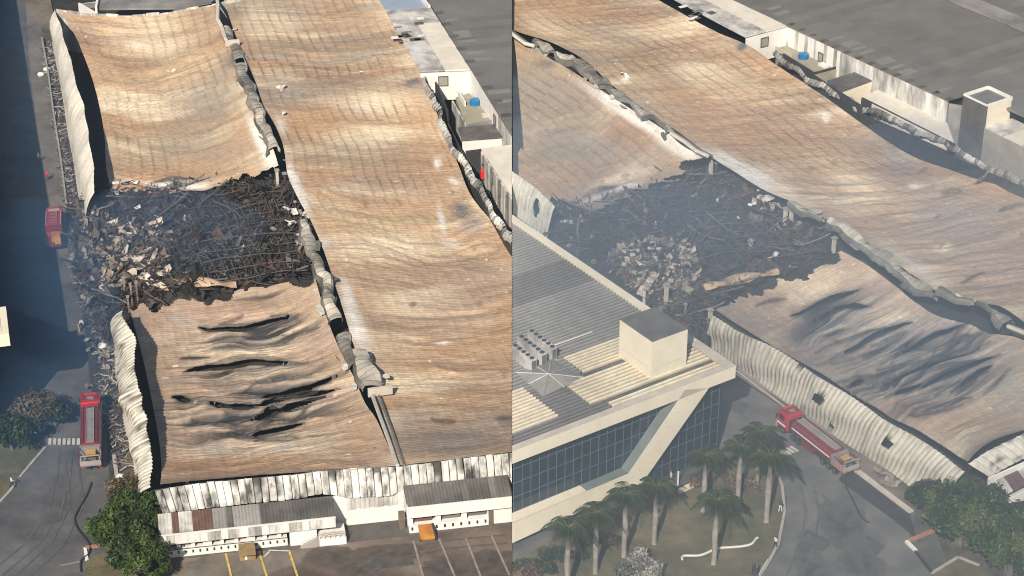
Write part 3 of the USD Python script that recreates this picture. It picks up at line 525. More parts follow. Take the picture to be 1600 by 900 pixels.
C_paint = [(430, 45, 45, 25, 0, CREAM, .8), (560, 45, 60, 35, 0, ORANGE * .9, .7), (505, 70, 130, 16, -4, (.34, .27, .2), .8), (560, 88, 70, 5, -10, (.45, .4, .34), .8), (420, 88, 40, 4, 5, (.5, .46, .4), .6), (540, 125, 110, 14, -3, BROWN, .65), (600, 160, 70, 18, 0, CREAM, .9), (570, 165, 14, 8, 0, WHITE, .25), (490, 190, 60, 30, 0, (.5, .3, .16), .7), (660, 190, 30, 50, -30, (.52, .34, .2), .6),
    (455, 285, 13, 30, -12, WHITE, 1.2), (472, 330, 14, 35, -16, WHITE, 1.2), (487, 360, 8, 22, -20, WHITE, .9), (440, 195, 8, 14, -20, WHITE, .6), (590, 245, 110, 20, 0, (.33, .25, .175), .75), (640, 270, 60, 22, 0, (.36, .24, .16), .7), (560, 290, 60, 12, 0, (.38, .3, .23), .6), (560, 345, 110, 14, 0, (.6, .46, .28), .8), (590, 385, 120, 26, 0, CREAM * .95, .95), (520, 350, 40, 40, 0, (.6, .44, .27), .6), (640, 425, 110, 18, 0, (.43, .30, .2), .6), (745, 440, 60, 40, 0, (.40, .29, .22), .8),
    (720, 328, 16, 16, -20, (.16, .15, .15), .9), (738, 350, 20, 18, -25, (.33, .27, .24), .9), (690, 345, 5, 24, -12, (.7, .7, .68), .8), (684, 255, 6, 9, -10, WHITE, 1.1), (705, 380, 16, 6, 0, WHITE, .7), (710, 283, 12, 5, 20, WHITE, .7), (500, 385, 7, 5, 0, WHITE, 1), (508, 380, 10, 8, 0, (.6, .58, .52), 1), (630, 480, 70, 22, 0, CREAM * .9, .7), (556, 510, 14, 50, -20, WHITE, 1.0), (545, 470, 10, 30, -15, WHITE, .9), (700, 500, 60, 40, 0, (.42, .3, .22), .6),
    (620, 560, 40, 40, 0, TAN, .5), (690, 560, 80, 10, 0, (.56, .42, .3), .6), (750, 600, 60, 40, 0, (.43, .31, .22), .7), (700, 690, 110, 24, -3, (.27, .225, .2), .95), (650, 660, 40, 30, 0, (.34, .26, .2), .7), (770, 660, 40, 20, 0, (.4, .33, .28), .8), (790, 655, 16, 6, 0, SOOT * 3, .8), (690, 535, 14, 3, 0, WHITE, .9), (645, 128, 14, 5, -15, SOOT * 5, 1.0), (680, 130, 8, 20, -30, (.5, .42, .34), .6), (400, 30, 20, 30, 0, CREAM, .5), (575, 12, 18, 4, -8, (.5, .45, .38), .9)]
C_slits = [(560, 323, 577, 320, 5), (612, 320, 628, 318, 4), (567, 414, 578, 412, 2.5), (688, 433, 706, 431, 3), (637, 478, 653, 473, 5), (742, 478, 754, 475, 4), (774, 489, 784, 485, 6), (725, 391, 746, 389, 4), (745, 401, 768, 405, 4), (673, 654, 712, 658, 3), (732, 607, 752, 603, 3), (780, 590, 796, 587, 3), (660, 602, 668, 606, 4), (719, 336, 734, 342, 4), (700, 298, 712, 304, 3)]
ridgeC = [(625, 727, 8), (612, 694, 7.2), (600, 655, 5.8), (588, 620, 4.6), (570, 580, 4.2), (553, 540, 4.2), (538, 490, 4.4), (522, 440, 4.4), (505, 390, 4.4), (488, 350, 4.6), (466, 310, 5), (450, 275, 5.4), (443, 230, 6.0), (432, 200, 6.4), (412, 165, 6.8), (400, 130, 7.2), (385, 95, 7.4), (370, 60, 7.6), (356, 20, 7.8), (342, -30, 8), (325, -90, 8)]
eaveC = [(1010, 676, 8), (960, 610, 5), (900, 530, 2.6), (850, 460, 2.2), (800, 395, 2.2), (772, 350, 2.6), (748, 322, 3.0), (733, 300, 3.4), (718, 262, 3.8), (704, 228, 4.6), (690, 195, 5.6), (676, 160, 6.8), (662, 122, 8.0), (642, 75, 8.4), (622, 45, 8.5), (590, -6, 8.5), (548, -90, 8.5)]
SC1 = roof_bay(roofA, -1, ridgeC, eaveC, [(700, 718, 8), (800, 706, 8), (900, 690, 8)], [(400, -92, 8), (470, -92, 8)], 23, C_paint, C_slits, [(600, 400, 130, 40, 0, .26), (700, 560, 140, 60, 0, .24), (590, 260, 100, 40, 0, .14), (500, 60, 120, 60, 0, .12), (700, 690, 110, 25, 0, .08), (740, 370, 40, 40, 0, .34)], sag=1.0, grid_=.5, vmin=.3)
rv = xpart('ridge_vent', B1)
monitor(rv, -1, [(352, 48, 7.6), (363, 70, 7.6), (372, 100, 7.5), (384, 135, 7.2), (397, 165, 6.9), (408, 190, 6.6), (420, 212, 6.3), (431, 240, 6.0)], 31)
monitor(rv, -1, [(470, 345, 5.0), (482, 375, 4.7), (492, 405, 4.6), (505, 440, 4.8), (516, 475, 4.7), (525, 505, 4.6)], 32)
monitor(rv, -1, [(532, 522, 4.4), (545, 552, 4.4), (560, 575, 4.5)], 33, 1.8)
monitor(rv, -1, [(561, 560, 4.6), (572, 585, 4.6), (584, 610, 4.8)], 34, 2.9, 1.2)
cap = PS([(580, 612, 5.0), (590, 640, 6.0), (602, 672, 7.0), (612, 700, 7.7), (621, 727, 8.3)])
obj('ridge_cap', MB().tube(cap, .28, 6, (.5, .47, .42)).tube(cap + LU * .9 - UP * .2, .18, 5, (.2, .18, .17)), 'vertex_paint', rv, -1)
obj('vent_end', MB().cbox(P(594, 611, 5.6), (3.4, .35, 1.3), LU, LV), 'cream_top', rv, -1)
obj('vent_end', MB().cbox(P(363, 67, 8.4), (2.6, .3, 1.2), LU, LV), 'cream_top', rv, -1)
cap = PS([(336, -20, 9), (341, 8, 9), (340, 30, 8.6), (347, 42, 8.4), (353, 62, 8.6)])
obj('ridge_cap', MB().tube(cap, .35, 6, (.6, .57, .5)), 'vertex_paint', rv, -1)
# the right eave's fallen parapet
def parapet(parent, side_, pts, seed, n, rad=.8, col=(.6, .58, .55)):
    r = rng(seed); w = PS(pts); c = poly_interp(w, np.linspace(0, 1, n + 1)); c[:, 2] += 1.6 * (fbm(np.stack([np.arange(n + 1) * .13, np.full(n + 1, seed), np.zeros(n + 1)], -1), 3, seed) - .5); c[:, :2] += (fbm(np.stack([np.arange(n + 1) * .2, np.full(n + 1, seed + 5.), np.zeros(n + 1)], -1), 2, seed)[:, None] - .5) * 1.6; V, U = PLACE[side_]
    for i in range(n):
        a, b = c[i], c[i + 1]; th = np.linspace(-.35, 1.45, 6) + .5 * (noise(np.array([[i * .25, 1., 0.]]), seed)[0] - .5); R = rad * (.8 + .5 * noise(np.array([[i * .3, 2., 0.]]), seed)[0]); cc = np.array(col) * (.18 + 1.0 * noise(np.array([[i * .18, 4., 0.]]), seed)[0]) * r.choice([.45, 1, 1])
        g = np.array([[q + (-U * math.cos(x) + UP * math.sin(x)) * R * (1 + .06 * r.normal()) for x in th] for q in (a, a + (b - a) * .5 + UP * .12, a + (b - a) * .97)])
        obj('parapet_panel', MB().grid(g, np.broadcast_to(np.clip(cc, .03, .8), g.shape)), 'painted_wall', parent, side_)
par = xpart('parapet', B1)
parapet(par, -1, [(668, 125, 7.5), (682, 160, 7.0), (690, 182, 6.5), (700, 205, 6.0), (715, 232, 5.6), (728, 252, 5.2), (744, 282, 5), (760, 312, 4.8), (778, 345, 4.4), (800, 378, 4.2), (830, 420, 4)], 41, 80, .85)
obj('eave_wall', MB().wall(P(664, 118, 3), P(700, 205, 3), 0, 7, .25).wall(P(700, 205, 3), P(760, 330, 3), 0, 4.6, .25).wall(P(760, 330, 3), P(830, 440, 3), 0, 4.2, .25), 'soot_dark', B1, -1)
# ------------------------------------------------------------------ debris
def in_poly(poly, pts): 
    pg = Polygon(poly); return np.array([pg.contains(Point(x, y)) for x, y in pts])
def heap(px, side_, seed, hmax=1.6):
    w = np.array([P(x, y, .5) for x, y in px])[:, :2]; pg = Polygon(w); x0, y0, x1, y1 = pg.bounds
    st = .55; X, Y = np.meshgrid(np.arange(x0, x1, st), np.arange(y0, y1, st)); pts = np.stack([X, Y, np.zeros_like(X)], -1)
    import shapely
    ins = shapely.contains_xy(pg, X, Y); dist = shapely.distance(shapely.points(X, Y), pg.boundary)
    z = np.where(ins, .15 + hmax * np.clip(dist / 2.5, 0, 1) * fbm(np.stack([X * .22, Y * .22, X * 0], -1), 4, seed) ** 1.5 * 1.6, -.3) + .7 * (noise(np.stack([X * 1.3, Y * 1.3, X * 0], -1), seed) - .5) * ins
    pts[..., 2] = z; return MB().grid(pts), pg, lambda x, y: .15 + hmax * fbm(np.stack([np.asarray(x) * .22, np.asarray(y) * .22, np.asarray(x) * 0.], -1), 4, seed) ** 1.5 * 1.6
def litter(pg, zf, n, seed, r0, r1, l0, l1, zj=.7, tilt=.35, cols=((.03, .03, .03),)):
    r = rng(seed); x0, y0, x1, y1 = pg.bounds; mb = MB(); k = 0
    while k < n:
        x, y = r.uniform(x0, x1), r.uniform(y0, y1)
        if not pg.contains(Point(x, y)): continue
        k += 1; L = r.uniform(l0, l1); a = r.uniform(0, 2 * np.pi); z = float(zf(x, y)) + r.uniform(0, zj); t = np.array([math.cos(a), math.sin(a), r.normal(0, tilt)]); c = np.array([x, y, z])
        s = np.linspace(-.5, .5, 5)[:, None]; bend = r.normal(0, .22, 3) * L; p = c + t * s * L + bend * (s ** 2) + r.normal(0, .1, (5, 3)); p[:, 2] = np.maximum(p[:, 2], .1)
        mb.tube(p, r.uniform(r0, r1), 4, cols[r.integers(len(cols))])
    return mb
ORD = ['first', 'second', 'third', 'fourth', 'fifth', 'sixth', 'seventh', 'eighth', 'ninth', 'tenth', 'eleventh', 'twelfth', 'thirteenth', 'fourteenth', 'fifteenth', 'sixteenth', 'seventeenth', 'eighteenth', 'nineteenth', 'twentieth', 'twenty-first', 'twenty-second']
def crumpled(name, spots, side_, label, grp, seed, mt='pale_sheet', size=(1.6, 3.4)):
    r = rng(seed); order = sorted(range(len(spots)), key=lambda i: spots[i][0]); rank = {i: k for k, i in enumerate(order)}; said = label
    for n_, (px, py, z) in enumerate(spots):
        if 1 < len(spots) <= 22: label = said + ', ' + ORD[rank[n_]] + ' from the left'
        c = P(px, py, z); L, Wd = r.uniform(*size), r.uniform(.7, 1.6); a = r.uniform(0, 6.28); ex = np.array([math.cos(a), math.sin(a), r.normal(0, .35)]); ey = np.cross(UP, ex) + UP * r.normal(0, .5); ey /= np.linalg.norm(ey); up = np.cross(ex, ey)
        s, q = np.meshgrid(np.linspace(-.5, .5, 7), np.linspace(-.5, .5, 5)); fx = r.normal(0, 1, 4)
        bend = .35 * fx[0] * s ** 2 * L + .25 * np.abs(q * 2 + fx[1] * .3 * np.sin(s * 5)) * Wd * fx[2] + .12 * np.sin(s * 9 + fx[3]) + r.normal(0, .05, s.shape)
        g = c + ex * (s * L)[..., None] + ey * (q * Wd * (1 - .4 * np.abs(s)))[..., None] + up * bend[..., None]; g[..., 2] = np.maximum(g[..., 2] - g[..., 2].min() + z, .1)
        obj(name, MB().grid(g), mt, '/World', side_, label=label, cat='sheet', group=grp)
HL = [(112, 325), (140, 315), (180, 300), (250, 306), (330, 297), (390, 284), (432, 264), (446, 285), (466, 325), (484, 360), (494, 420), (450, 446), (400, 455), (340, 462), (300, 470), (240, 478), (205, 490), (200, 520), (176, 540), (150, 520), (135, 470), (112, 400)]
hm, hp, hz = heap(HL, -1, 61, 1.9)
obj('burnt_rubble', hm, 'char', '/World', -1, kind='stuff', label='black charred rubble filling the collapsed part of the left roof')
obj('twisted_metal', litter(hp, hz, 3200, 62, .03, .08, .5, 3.2, 1.3, .55, ((.02, .02, .02), (.03, .03, .03), (.05, .045, .045), (.06, .045, .04), (.11, .10, .095), (.09, .045, .035))), 'vertex_paint', '/World', -1, kind='stuff', label='tangle of blackened bars and wires over the left rubble')
def scraps(pg, zf, n, seed, s0, s1, cols, zj=1.0):
    """Crumpled plates of all sizes in a heap."""
    r = rng(seed); x0, y0, x1, y1 = pg.bounds; mb = MB(); k = 0; q1, q2 = np.meshgrid(np.linspace(-.5, .5, 4), np.linspace(-.5, .5, 3))
    while k < n:
        x, y = r.uniform(x0, x1), r.uniform(y0, y1)
        if not pg.contains(Point(x, y)): continue
        k += 1; L = s0 + (s1 - s0) * r.random() ** 2; W_ = L * r.uniform(.2, .6); a = r.uniform(0, 6.28); ex = np.array([math.cos(a), math.sin(a), r.normal(0, .5)]); ey = np.array([-math.sin(a), math.cos(a), r.normal(0, .6)])
        g = np.array([x, y, float(zf(x, y)) + r.uniform(0, zj)]) + ex * (q1 * L)[..., None] + ey * (q2 * W_)[..., None] + UP * (r.normal(0, .16, q1.shape) * L * .5 + .4 * L * r.normal() * q1 ** 2)[..., None]; g[..., 2] = np.maximum(g[..., 2], .08)
        mb.grid(g, np.broadcast_to(np.array(cols[r.integers(len(cols))]) * r.uniform(.6, 1.3), g.shape))
    return mb
DARKS = ((.02, .02, .02), (.03, .028, .027), (.05, .046, .044), (.04, .035, .03), (.09, .085, .08), (.10, .05, .035), (.2, .18, .16), (.03, .03, .03), (.025, .024, .024))
PALES = ((.24, .19, .14), (.34, .27, .2), (.10, .075, .055), (.05, .045, .04), (.42, .37, .31), (.16, .13, .1), (.07, .06, .05))
def beams(pg, zf, n, seed): return litter(pg, zf, n, seed, .09, .19, 3, 9, 1.6, .28, ((.035, .033, .033), (.06, .055, .05), (.1, .092, .088), (.09, .05, .04), (.17, .155, .145)))
obj('charred_sheets', scraps(hp, hz, 1300, 65, .5, 2.8, DARKS), 'vertex_paint', '/World', -1, kind='stuff', label='charred crumpled sheets and stock covering the left rubble')
obj('fallen_beams', beams(hp, hz, 90, 66), 'vertex_paint', '/World', -1, kind='stuff', label='bent blackened beams lying across the left rubble')
pl_ = Polygon(np.array([P(x, y, 1) for x, y in [(118, 330), (160, 345), (215, 360), (268, 372), (262, 425), (215, 458), (150, 470), (135, 420), (115, 390)]])[:, :2])
obj('pale_debris', scraps(pl_, hz, 1700, 67, .2, 2.4, PALES, 1.2), 'vertex_paint', '/World', -1, kind='stuff', label='pale torn sheeting heaped at the open side of the left rubble')
VL = [(68, 70), (84, 180), (102, 310), (112, 420), (135, 500), (158, 620), (178, 720), (206, 735), (180, 560), (170, 500), (140, 380), (118, 300), (98, 160), (80, 60)]
_, vp, _ = heap(VL, -1, 63)
obj('scattered_scrap', litter(vp, lambda x, y: .1, 900, 64, .03, .12, .4, 2.6, .5, .3, ((.05, .05, .05), (.2, .17, .15), (.4, .37, .33), (.12, .09, .07))), 'vertex_paint', '/World', -1, kind='stuff', label='scrap scattered on the soil strip along the left side wall')
r = rng(70)
crumpled('fallen_sheet', [(150 + r.uniform(0, 110), 355 + r.uniform(0, 100), r.uniform(.8, 1.8)) for _ in range(44)], -1, 'crumpled pale roof sheet in the heap near the left end of the left rubble', 'pale sheets heaped in the left rubble', 71)
crumpled('fallen_sheet', [(112 + r.uniform(0, 60), 320 + r.uniform(0, 120), r.uniform(.5, 1.2)) for _ in range(22)], -1, 'grey sheet spilled at the fallen left side wall', 'grey sheets spilled at the left side wall gap', 72, 'bleached_metal', (.9, 2.2))
crumpled('fallen_sheet', [(176 + r.uniform(0, 40), 292 + r.uniform(-4, 18), 1.2) for _ in range(12)], -1, 'white sheet under the torn far roof edge, left place', 'white sheets under the torn roof edge', 73, 'white_soot', (1.2, 3.))
crumpled('fallen_sheet', [(134 + (i % 5) * 12 + r.uniform(-5, 5), 465 + 14 * i, .3) for i in range(14)], -1, 'scrap sheet on soil beside the left side wall', 'scrap sheets beside the left side wall', 74, 'bleached_metal', (.8, 1.8))
crumpled('fallen_sheet', [(458 + r.uniform(-10, 20), 345 + r.uniform(-15, 40), r.uniform(2, 4)) for _ in range(10)], -1, 'bent white sheet at the broken ridge, left place', 'bent sheets at the broken left ridge', 75, 'white_soot', (1.2, 2.6))
crumpled('fallen_sheet', [(402, 369, 1.6), (376, 398, 1.2), (438, 142, 6.4), (248, 345, 1.2), (215, 330, 1.5)], -1, 'lone pale scrap on black ground, left place', 'lone pale scraps in the left place', 76, 'white_soot', (1.4, 2.2))
def long_sheet(px, side_, label, wd=1.5, z=2.0):
    w = PS([(x, y, z) for x, y in px]); n = 26; c = poly_interp(w, np.linspace(0, 1, n)); q = np.linspace(-.5, .5, 6); r = rng(7)
    g = np.array([[p + PLACE[side_][0] * wd * x * (1 - .6 * abs(2 * i / (n - 1) - 1) ** 3) + UP * (.5 * (1 - 4 * x * x) * .8 + .25 * math.sin(i * .5 + x * 3)) for x in q] for i, p in enumerate(c)])
    obj('fallen_roof_panel', MB().grid(g, np.clip(np.array([.47, .33, .23]) * (.7 + .6 * noise(g * .6, 3))[..., None], 0, 1)), 'vertex_paint', '/World', side_, smooth=True, label=label, cat='roof panel')
long_sheet([(252, 443), (290, 440), (330, 441), (369, 445)], -1, 'long folded rust-brown roof panel lying across the left rubble', 2.6)
long_sheet([(1098, 450), (1130, 442), (1170, 432), (1216, 424)], 1, 'long folded rust-brown roof panel lying across the right rubble', 2.4)
def frame(px4, side_, label, n, m, z=2.2):
    """A fallen grid of purlins and rafters; px4 = corners a b c d."""
    t = thing('collapsed_roof_frame', label, 'roof frame', P(*px4[0], 0)); a, b, c, d = (P(x, y, z) for x, y in px4); r = rng(len(label))
    for i in range(n):
        s = i / (n - 1); p, q = a + (b - a) * s, d + (c - d) * s; k = np.linspace(0, 1, 6)[:, None]
        obj('purlin', MB().tube(p + (q - p) * k + r.normal(0, .16, (6, 3)) + UP * np.sin(k * 3.1) * .4, .085, 4, (.085, .08, .077)), 'vertex_paint', t, side_)
    for i in range(m):
        s = i / (m - 1); p, q = a + (d - a) * s, b + (c - b) * s; k = np.linspace(0, 1, 6)[:, None]
        obj('rafter', MB().tube(p + (q - p) * k + r.normal(0, .16, (6, 3)) + UP * (.15 + np.sin(k * 3.1) * .4), .1, 4, (.075, .07, .066)), 'vertex_paint', t, side_)
frame([(296, 382), (462, 366), (476, 425), (330, 445)], -1, 'blackened steel roof grid lying collapsed in the left rubble', 11, 5)
frame([(340, 320), (440, 300), (455, 345), (360, 360)], -1, 'blackened steel roof grid fallen under the far roof, left place', 8, 4)
def column(px, py, z0, h, side_, label, mt='cream_top', w=.45):
    b = P(px, py, z0); t = thing('column', label, 'column', b * [1, 1, 0] + UP * max(0, z0 - .3))
    obj('shaft', MB().cbox(b + UP * h / 2, (w, w, h), *PLACE[side_][::-1]), mt, t, side_); obj('bracket', MB().cbox(b + UP * (h + .08), (w * 1.7, w * 1.7, .16), *PLACE[side_][::-1]), 'concrete', t, side_)
column(434, 293, 2, 3.2, -1, 'pale concrete column standing at the broken ridge, left place')
column(446, 300, 1, 3.4, -1, 'sooty column just right of the pale ridge column, left place', 'soot_dark')
for i, (x, y) in enumerate(((462, 338), (470, 352), (478, 372), (418, 272), (425, 280))): column(x, y, 1, 2.6, -1, ['broken post under the ridge end, left place', 'second broken post under the ridge, left place', 'third broken post under the ridge, left place', 'burnt post at the torn roof corner, left place', 'burnt post beside the torn roof corner, left place'][i], 'concrete' if i % 2 else 'soot_dark', .3)
for i, (x, y) in enumerate(((203, 500), (207, 480), (196, 470), (216, 478))): column(x, y, .2, 4, -1, ['rusty wall post at the near wall end, left place', 'wall post behind the rusty one, left place', 'leaning-free wall post left of the pair, left place', 'wall post at the near roof corner, left place'][i], 'bleached_metal', .25)

# ------------------------------------------------------------------ loading docks of the left place
def rect_on(px4, off): return [on_wall(x, y, off) for x, y in px4]
def dock(label, x0, x1, ytop0, ytop1, depth, zr, fasc, nsheet, doors, name='loading_dock'):
    """A dock under a lean-to roof: corners from pixels on the wall plane moved out by depth."""
    a, b = on_wall(x0, ytop0, depth), on_wall(x1, ytop1, depth); a[2] = b[2] = zr; ai, bi = a - wn * (depth - .25), b - wn * (depth - .25); ai[2] = bi[2] = zr + .9
    t = thing(name, label, 'loading dock', (a + b) / 2 * [1, 1, 0]); return t, a, b, ai, bi
LD, a, b, ai, bi = dock('left loading dock with scorched grey lean-to roof and white ribbed fascia', 248, 524, 830, 806, 3.6, 4.0, 1.5, 24, None)
n = 26; r = rng(5)
for i in range(n):
    s0, s1 = i / n, (i + .985) / n; p = [ai + (bi - ai) * s0, ai + (bi - ai) * s1, a + (b - a) * s1 + wn * .05, a + (b - a) * s0 + wn * .05]
    mt = 'rust_sheet' if i in (2, 5, 6, 7) else ('annex_roof' if i in (0, 1, 3, 4) else ('dark_sheet' if i > 14 or i % 5 == 0 else 'grey_sheet'))
    g = np.array([[p[0] + (p[1] - p[0]) * w + (p[3] - p[0] + (p[2] - p[1] - p[3] + p[0]) * w) * k + UP * (.05 * (q % 2) + .12 * math.sin(k * 3.1)) for q, w in enumerate(np.linspace(0, 1, 5))] for k in (0, .33, .66, 1)])
    obj('roof_sheet', MB().grid(g).grid(g - UP * .06, flip=True), mt, LD, -1)
    q0, q1 = a + (b - a) * s0, a + (b - a) * s1
    obj('fascia_panel', MB().wall(q0 + wn * .12, q1 + wn * .12, 2.55, 4.02, .1).wall(q0 + wn * .19, q0 + wn * .19 + wd * .12, 2.55, 4.02, .06), 'white_soot' if i % 3 else 'white_paint', LD, -1)
obj('gutter', MB().obox(a + wn * .02 + UP * .02, b - a, wn * .28, UP * .1), 'white_paint', LD, -1)
obj('platform', MB().obox(on_wall(252, 868, 3.0) * [1, 1, 0] + UP * .0, (b - a) * .72, -wn * 2.7, UP * 1.1), 'white_paint', LD, -1)
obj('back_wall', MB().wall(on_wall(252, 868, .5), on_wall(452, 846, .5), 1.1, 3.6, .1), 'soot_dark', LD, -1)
for i in range(9):
    p = a + (b - a) * (.02 + i * .082) - wn * 1.0; obj('pillar', MB().cbox([p[0], p[1], 2.2], (.5 if i % 3 else 1.1, .4, 2.2), wd, wn), 'white_paint', LD, -1)
for i in range(7):
    p = a + (b - a) * (.06 + i * .082) - wn * 1.6; obj('dock_door', MB().cbox([p[0], p[1], 2.1], (1.4, .1, 1.9), wd, wn), 'rust_sheet' if i in (2, 3) else ('dark_sheet' if i % 2 else 'soot_dark'), LD, -1)
pf = on_wall(252, 868, 3.0) * [1, 1, 0]
for i in range(18):
    p = pf + (b - a) * (.72 * (i + .5) / 18) + wn * .08; obj('bumper', MB().cbox([p[0], p[1], .75], (.18, .16, .35), wd, wn), 'dark_steel', LD, -1)
obj('rail', MB().tube([pf + UP * 1.25 + wn * .1, pf + (b - a) * .72 + UP * 1.25 + wn * .1], .07, 4), 'dark_steel', LD, -1)
p0 = a + (b - a) * .735 - wn * .35
obj('end_wall', MB().obox(p0 * [1, 1, 0], (b - a) * .155, -wn * 2.5, UP * 2.6), 'white_paint', LD, -1)
p0 = a + (b - a) * .9 - wn * .5
obj('landing_wall', MB().obox(p0 * [1, 1, 0] + wn * 1.0, wd * 3.4, -wn * 3, UP * 1.15), 'white_paint', LD, -1)
st = p0 * [1, 1, 0] + wn * 1.0
for k in range(6):
    obj('stair', MB().obox(st - wd * (.4 * (k + 1)), wd * .4, -wn * 1.4, UP * (1.15 - .18 * (k + 1))), 'concrete', LD, -1)
rl = MB()
for k in range(6): rl.tube([st + wd * (.1 + .64 * k) + UP * 1.15, st + wd * (.1 + .64 * k) + UP * 2.15], .035, 4)
for zz in (1.5, 1.8, 2.12): rl.tube([st + wd * .1 + UP * zz, st + wd * 3.3 + UP * zz], .035, 4)
rl.tube([st + wd * .1 + UP * 2.12, st - wd * 2.4 + UP * 1.0], .035, 4)
obj('railing', rl, 'terrace_floor', LD, -1)
for i, sx in enumerate((.87, .9)):
    p = a + (b - a) * sx + wn * (-1.6); obj('door', MB().cbox([p[0], p[1], 2.1], (1.0, .1, 2.0), wd, wn), 'soot_dark' if i else 'dark_sheet', LD, -1)
RD, a, b, ai, bi = dock('right loading dock with dark grey lean-to roof and plain white fascia', 637, 801, 792, 776, 3.8, 4.4, 1.5, 15, None)
n = 15
for i in range(n):
    s0, s1 = i / n, (i + .985) / n; p = [ai + (bi - ai) * s0, ai + (bi - ai) * s1, a + (b - a) * s1, a + (b - a) * s0]
    g = np.array([[p[0] + (p[1] - p[0]) * w + (p[3] - p[0] + (p[2] - p[1] - p[3] + p[0]) * w) * k + UP * .05 * (q % 2) for q, w in enumerate(np.linspace(0, 1, 5))] for k in (0, .5, 1)])
    obj('roof_sheet', MB().grid(g).grid(g - UP * .06, flip=True), 'dark_sheet' if i % 4 else 'office_sheet_dark', RD, -1)
obj('fascia', MB().wall(a + wn * .15, b + wn * .15, 2.85, 4.5, .18), 'white_paint', RD, -1)
obj('side_fascia', MB().add([a - wd * .1 + UP * .15, ai - wd * .1 + UP * .15, ai - wd * .1 - UP * 1.9, a - wd * .1 - UP * 1.5], [[0, 1, 2, 3]]).wall(a - wd * .05, ai - wd * .05, 2.85, 4.5, .12), 'white_paint', RD, -1)
L_ = np.linalg.norm(b - a)
obj('platform', MB().obox(a * [1, 1, 0] - wn * .5 + wd * .2, wd * (L_ * .78), -wn * 3.0, UP * 1.15), 'white_paint', RD, -1)
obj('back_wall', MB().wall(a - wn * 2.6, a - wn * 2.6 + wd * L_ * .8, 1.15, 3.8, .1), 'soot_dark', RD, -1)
for i, s in enumerate((.005, .27, .52, .77)):
    p = a + wd * L_ * s - wn * .9; obj('pillar', MB().cbox([p[0] + wd[0] * .3, p[1] + wd[1] * .3, 2.1], (.7, .5, 1.95), wd, wn), 'white_paint', RD, -1)
for i, s in enumerate((.05, .32, .57)):
    p = a + wd * (L_ * s + 1.3) - wn * 1.3; obj('dock_door', MB().cbox([p[0], p[1], 2.05], (2.5, .12, 1.75), wd, wn), 'rust_sheet' if i == 0 else 'dark_sheet', RD, -1)
for i in range(10):
    p = a + wd * L_ * (.04 + .078 * i) - wn * .42; obj('bumper', MB().cbox([p[0], p[1], .7], (.2, .16, .4), wd, wn), 'dark_steel', RD, -1)
obj('end_wall', MB().obox(a * [1, 1, 0] + wd * (L_ * .8) - wn * .6, wd * L_ * .5, -wn * 2.8, UP * 3.0), 'white_paint', RD, -1)
obj('end_post', MB().obox(a * [1, 1, 0] + wd * (L_ * .775) - wn * .2, wd * .5, -wn * .6, UP * 2.7), 'bark', RD, -1)
obj('corner_post', MB().obox(a * [1, 1, 0] - wd * 1.0 - wn * 1.4, wd * .8, -wn * .6, UP * 2.6), 'bark', RD, -1)
RP = thing('dock_ramp', 'rusty orange steel ramp leaning from the right loading dock to the yard', 'ramp', P(668, 842, 0))
t0, t1, u0, u1 = P(653, 820, 1.25), P(674, 818, 1.25), P(657, 843, .3), P(680, 841, .3)
obj('deck', MB().slab([t0, t1, u1, u0], .15), 'orange_steel', RP, -1); obj('side_beam', MB().slab([t1 + UP * .05, t1 + wd * .25 + UP * .05, u1 + wd * .25, u1], .5), 'dark_steel', RP, -1)
obj('leg', MB().tube([u0, u0 * [1, 1, 0]], .1, 4).tube([u1, u1 * [1, 1, 0]], .1, 4), 'dark_steel', RP, -1)
BX = thing('wooden_box', 'brown wooden box standing against the left loading dock', 'box', P(386, 866, 0))
obj('body', MB().cbox(P(386, 862, .9), (2.0, 1.4, 1.7), wd, wn), 'plywood', BX, -1); obj('lid', MB().cbox(P(386, 862, 1.8), (2.1, 1.5, .1), wd, wn), 'plywood', BX, -1); obj('plank', MB().cbox(P(384, 866, 1.0), (.3, .2, 1.6), wd, wn), 'white_paint', BX, -1)

# ------------------------------------------------------------------ beyond the left warehouse
RA = thing('annex_building', 'flat grey-roofed building behind the far wall, left place', 'building', P(200, 5, 0))
q = [(150, 13), (165, -40), (420, -60), (330, 3), (280, 12)]
obj('roof', MB().slab(PS(q, 6.5), .4), 'grey_sheet', RA, -1); obj('parapet', MB().wall(P(150, 12, 7), P(154, -10, 7), 0, 7.2, .4).wall(P(150, 13, 7), P(124, 12, 5), 0, 6, .4), 'white_paint', RA, -1)
obj('roof_light', MB().slab(PS([(300, -2), (305, -30), (380, -36), (330, -4)], 6.9), .3), 'blue_roof', RA, -1)
SH = thing('lean_to_shed', 'low white shed at the far left corner of the warehouse', 'shed', P(138, 18, 0)); obj('wall', MB().wall(P(124, 14, 4), P(152, 10, 4), 0, 5, .3), 'white_paint', SH, -1); obj('roof', MB().slab(PS([(124, 12), (126, 6), (152, 3), (152, 9)], 5.1), .3), 'grey_sheet', SH, -1)
AX = thing('side_annex', 'white side annex with patched pale roof between the burnt and the grey warehouse, left place', 'building', P(660, 150, 0))
q = [(603, 16), (674, 12), (735, 108), (656, 111)]
m = PS(q, 9.0)
for i in range(8):
    for j in range(2):
        f = lambda s, t: (m[0] + (m[1] - m[0]) * s) * (1 - t) + (m[3] + (m[2] - m[3]) * s) * t
        s0, s1, t0, t1 = j / 2, (j + .99) / 2, i / 8, (i + .99) / 8
        obj('roof_panel', MB().slab([f(s0, t0), f(s1, t0), f(s1, t1), f(s0, t1)] + UP * (.02 * ((i + j) % 2)), .3), 'annex_roof' if j == 0 or i < 2 else 'terrace_pale', AX, -1)
r = rng(9)
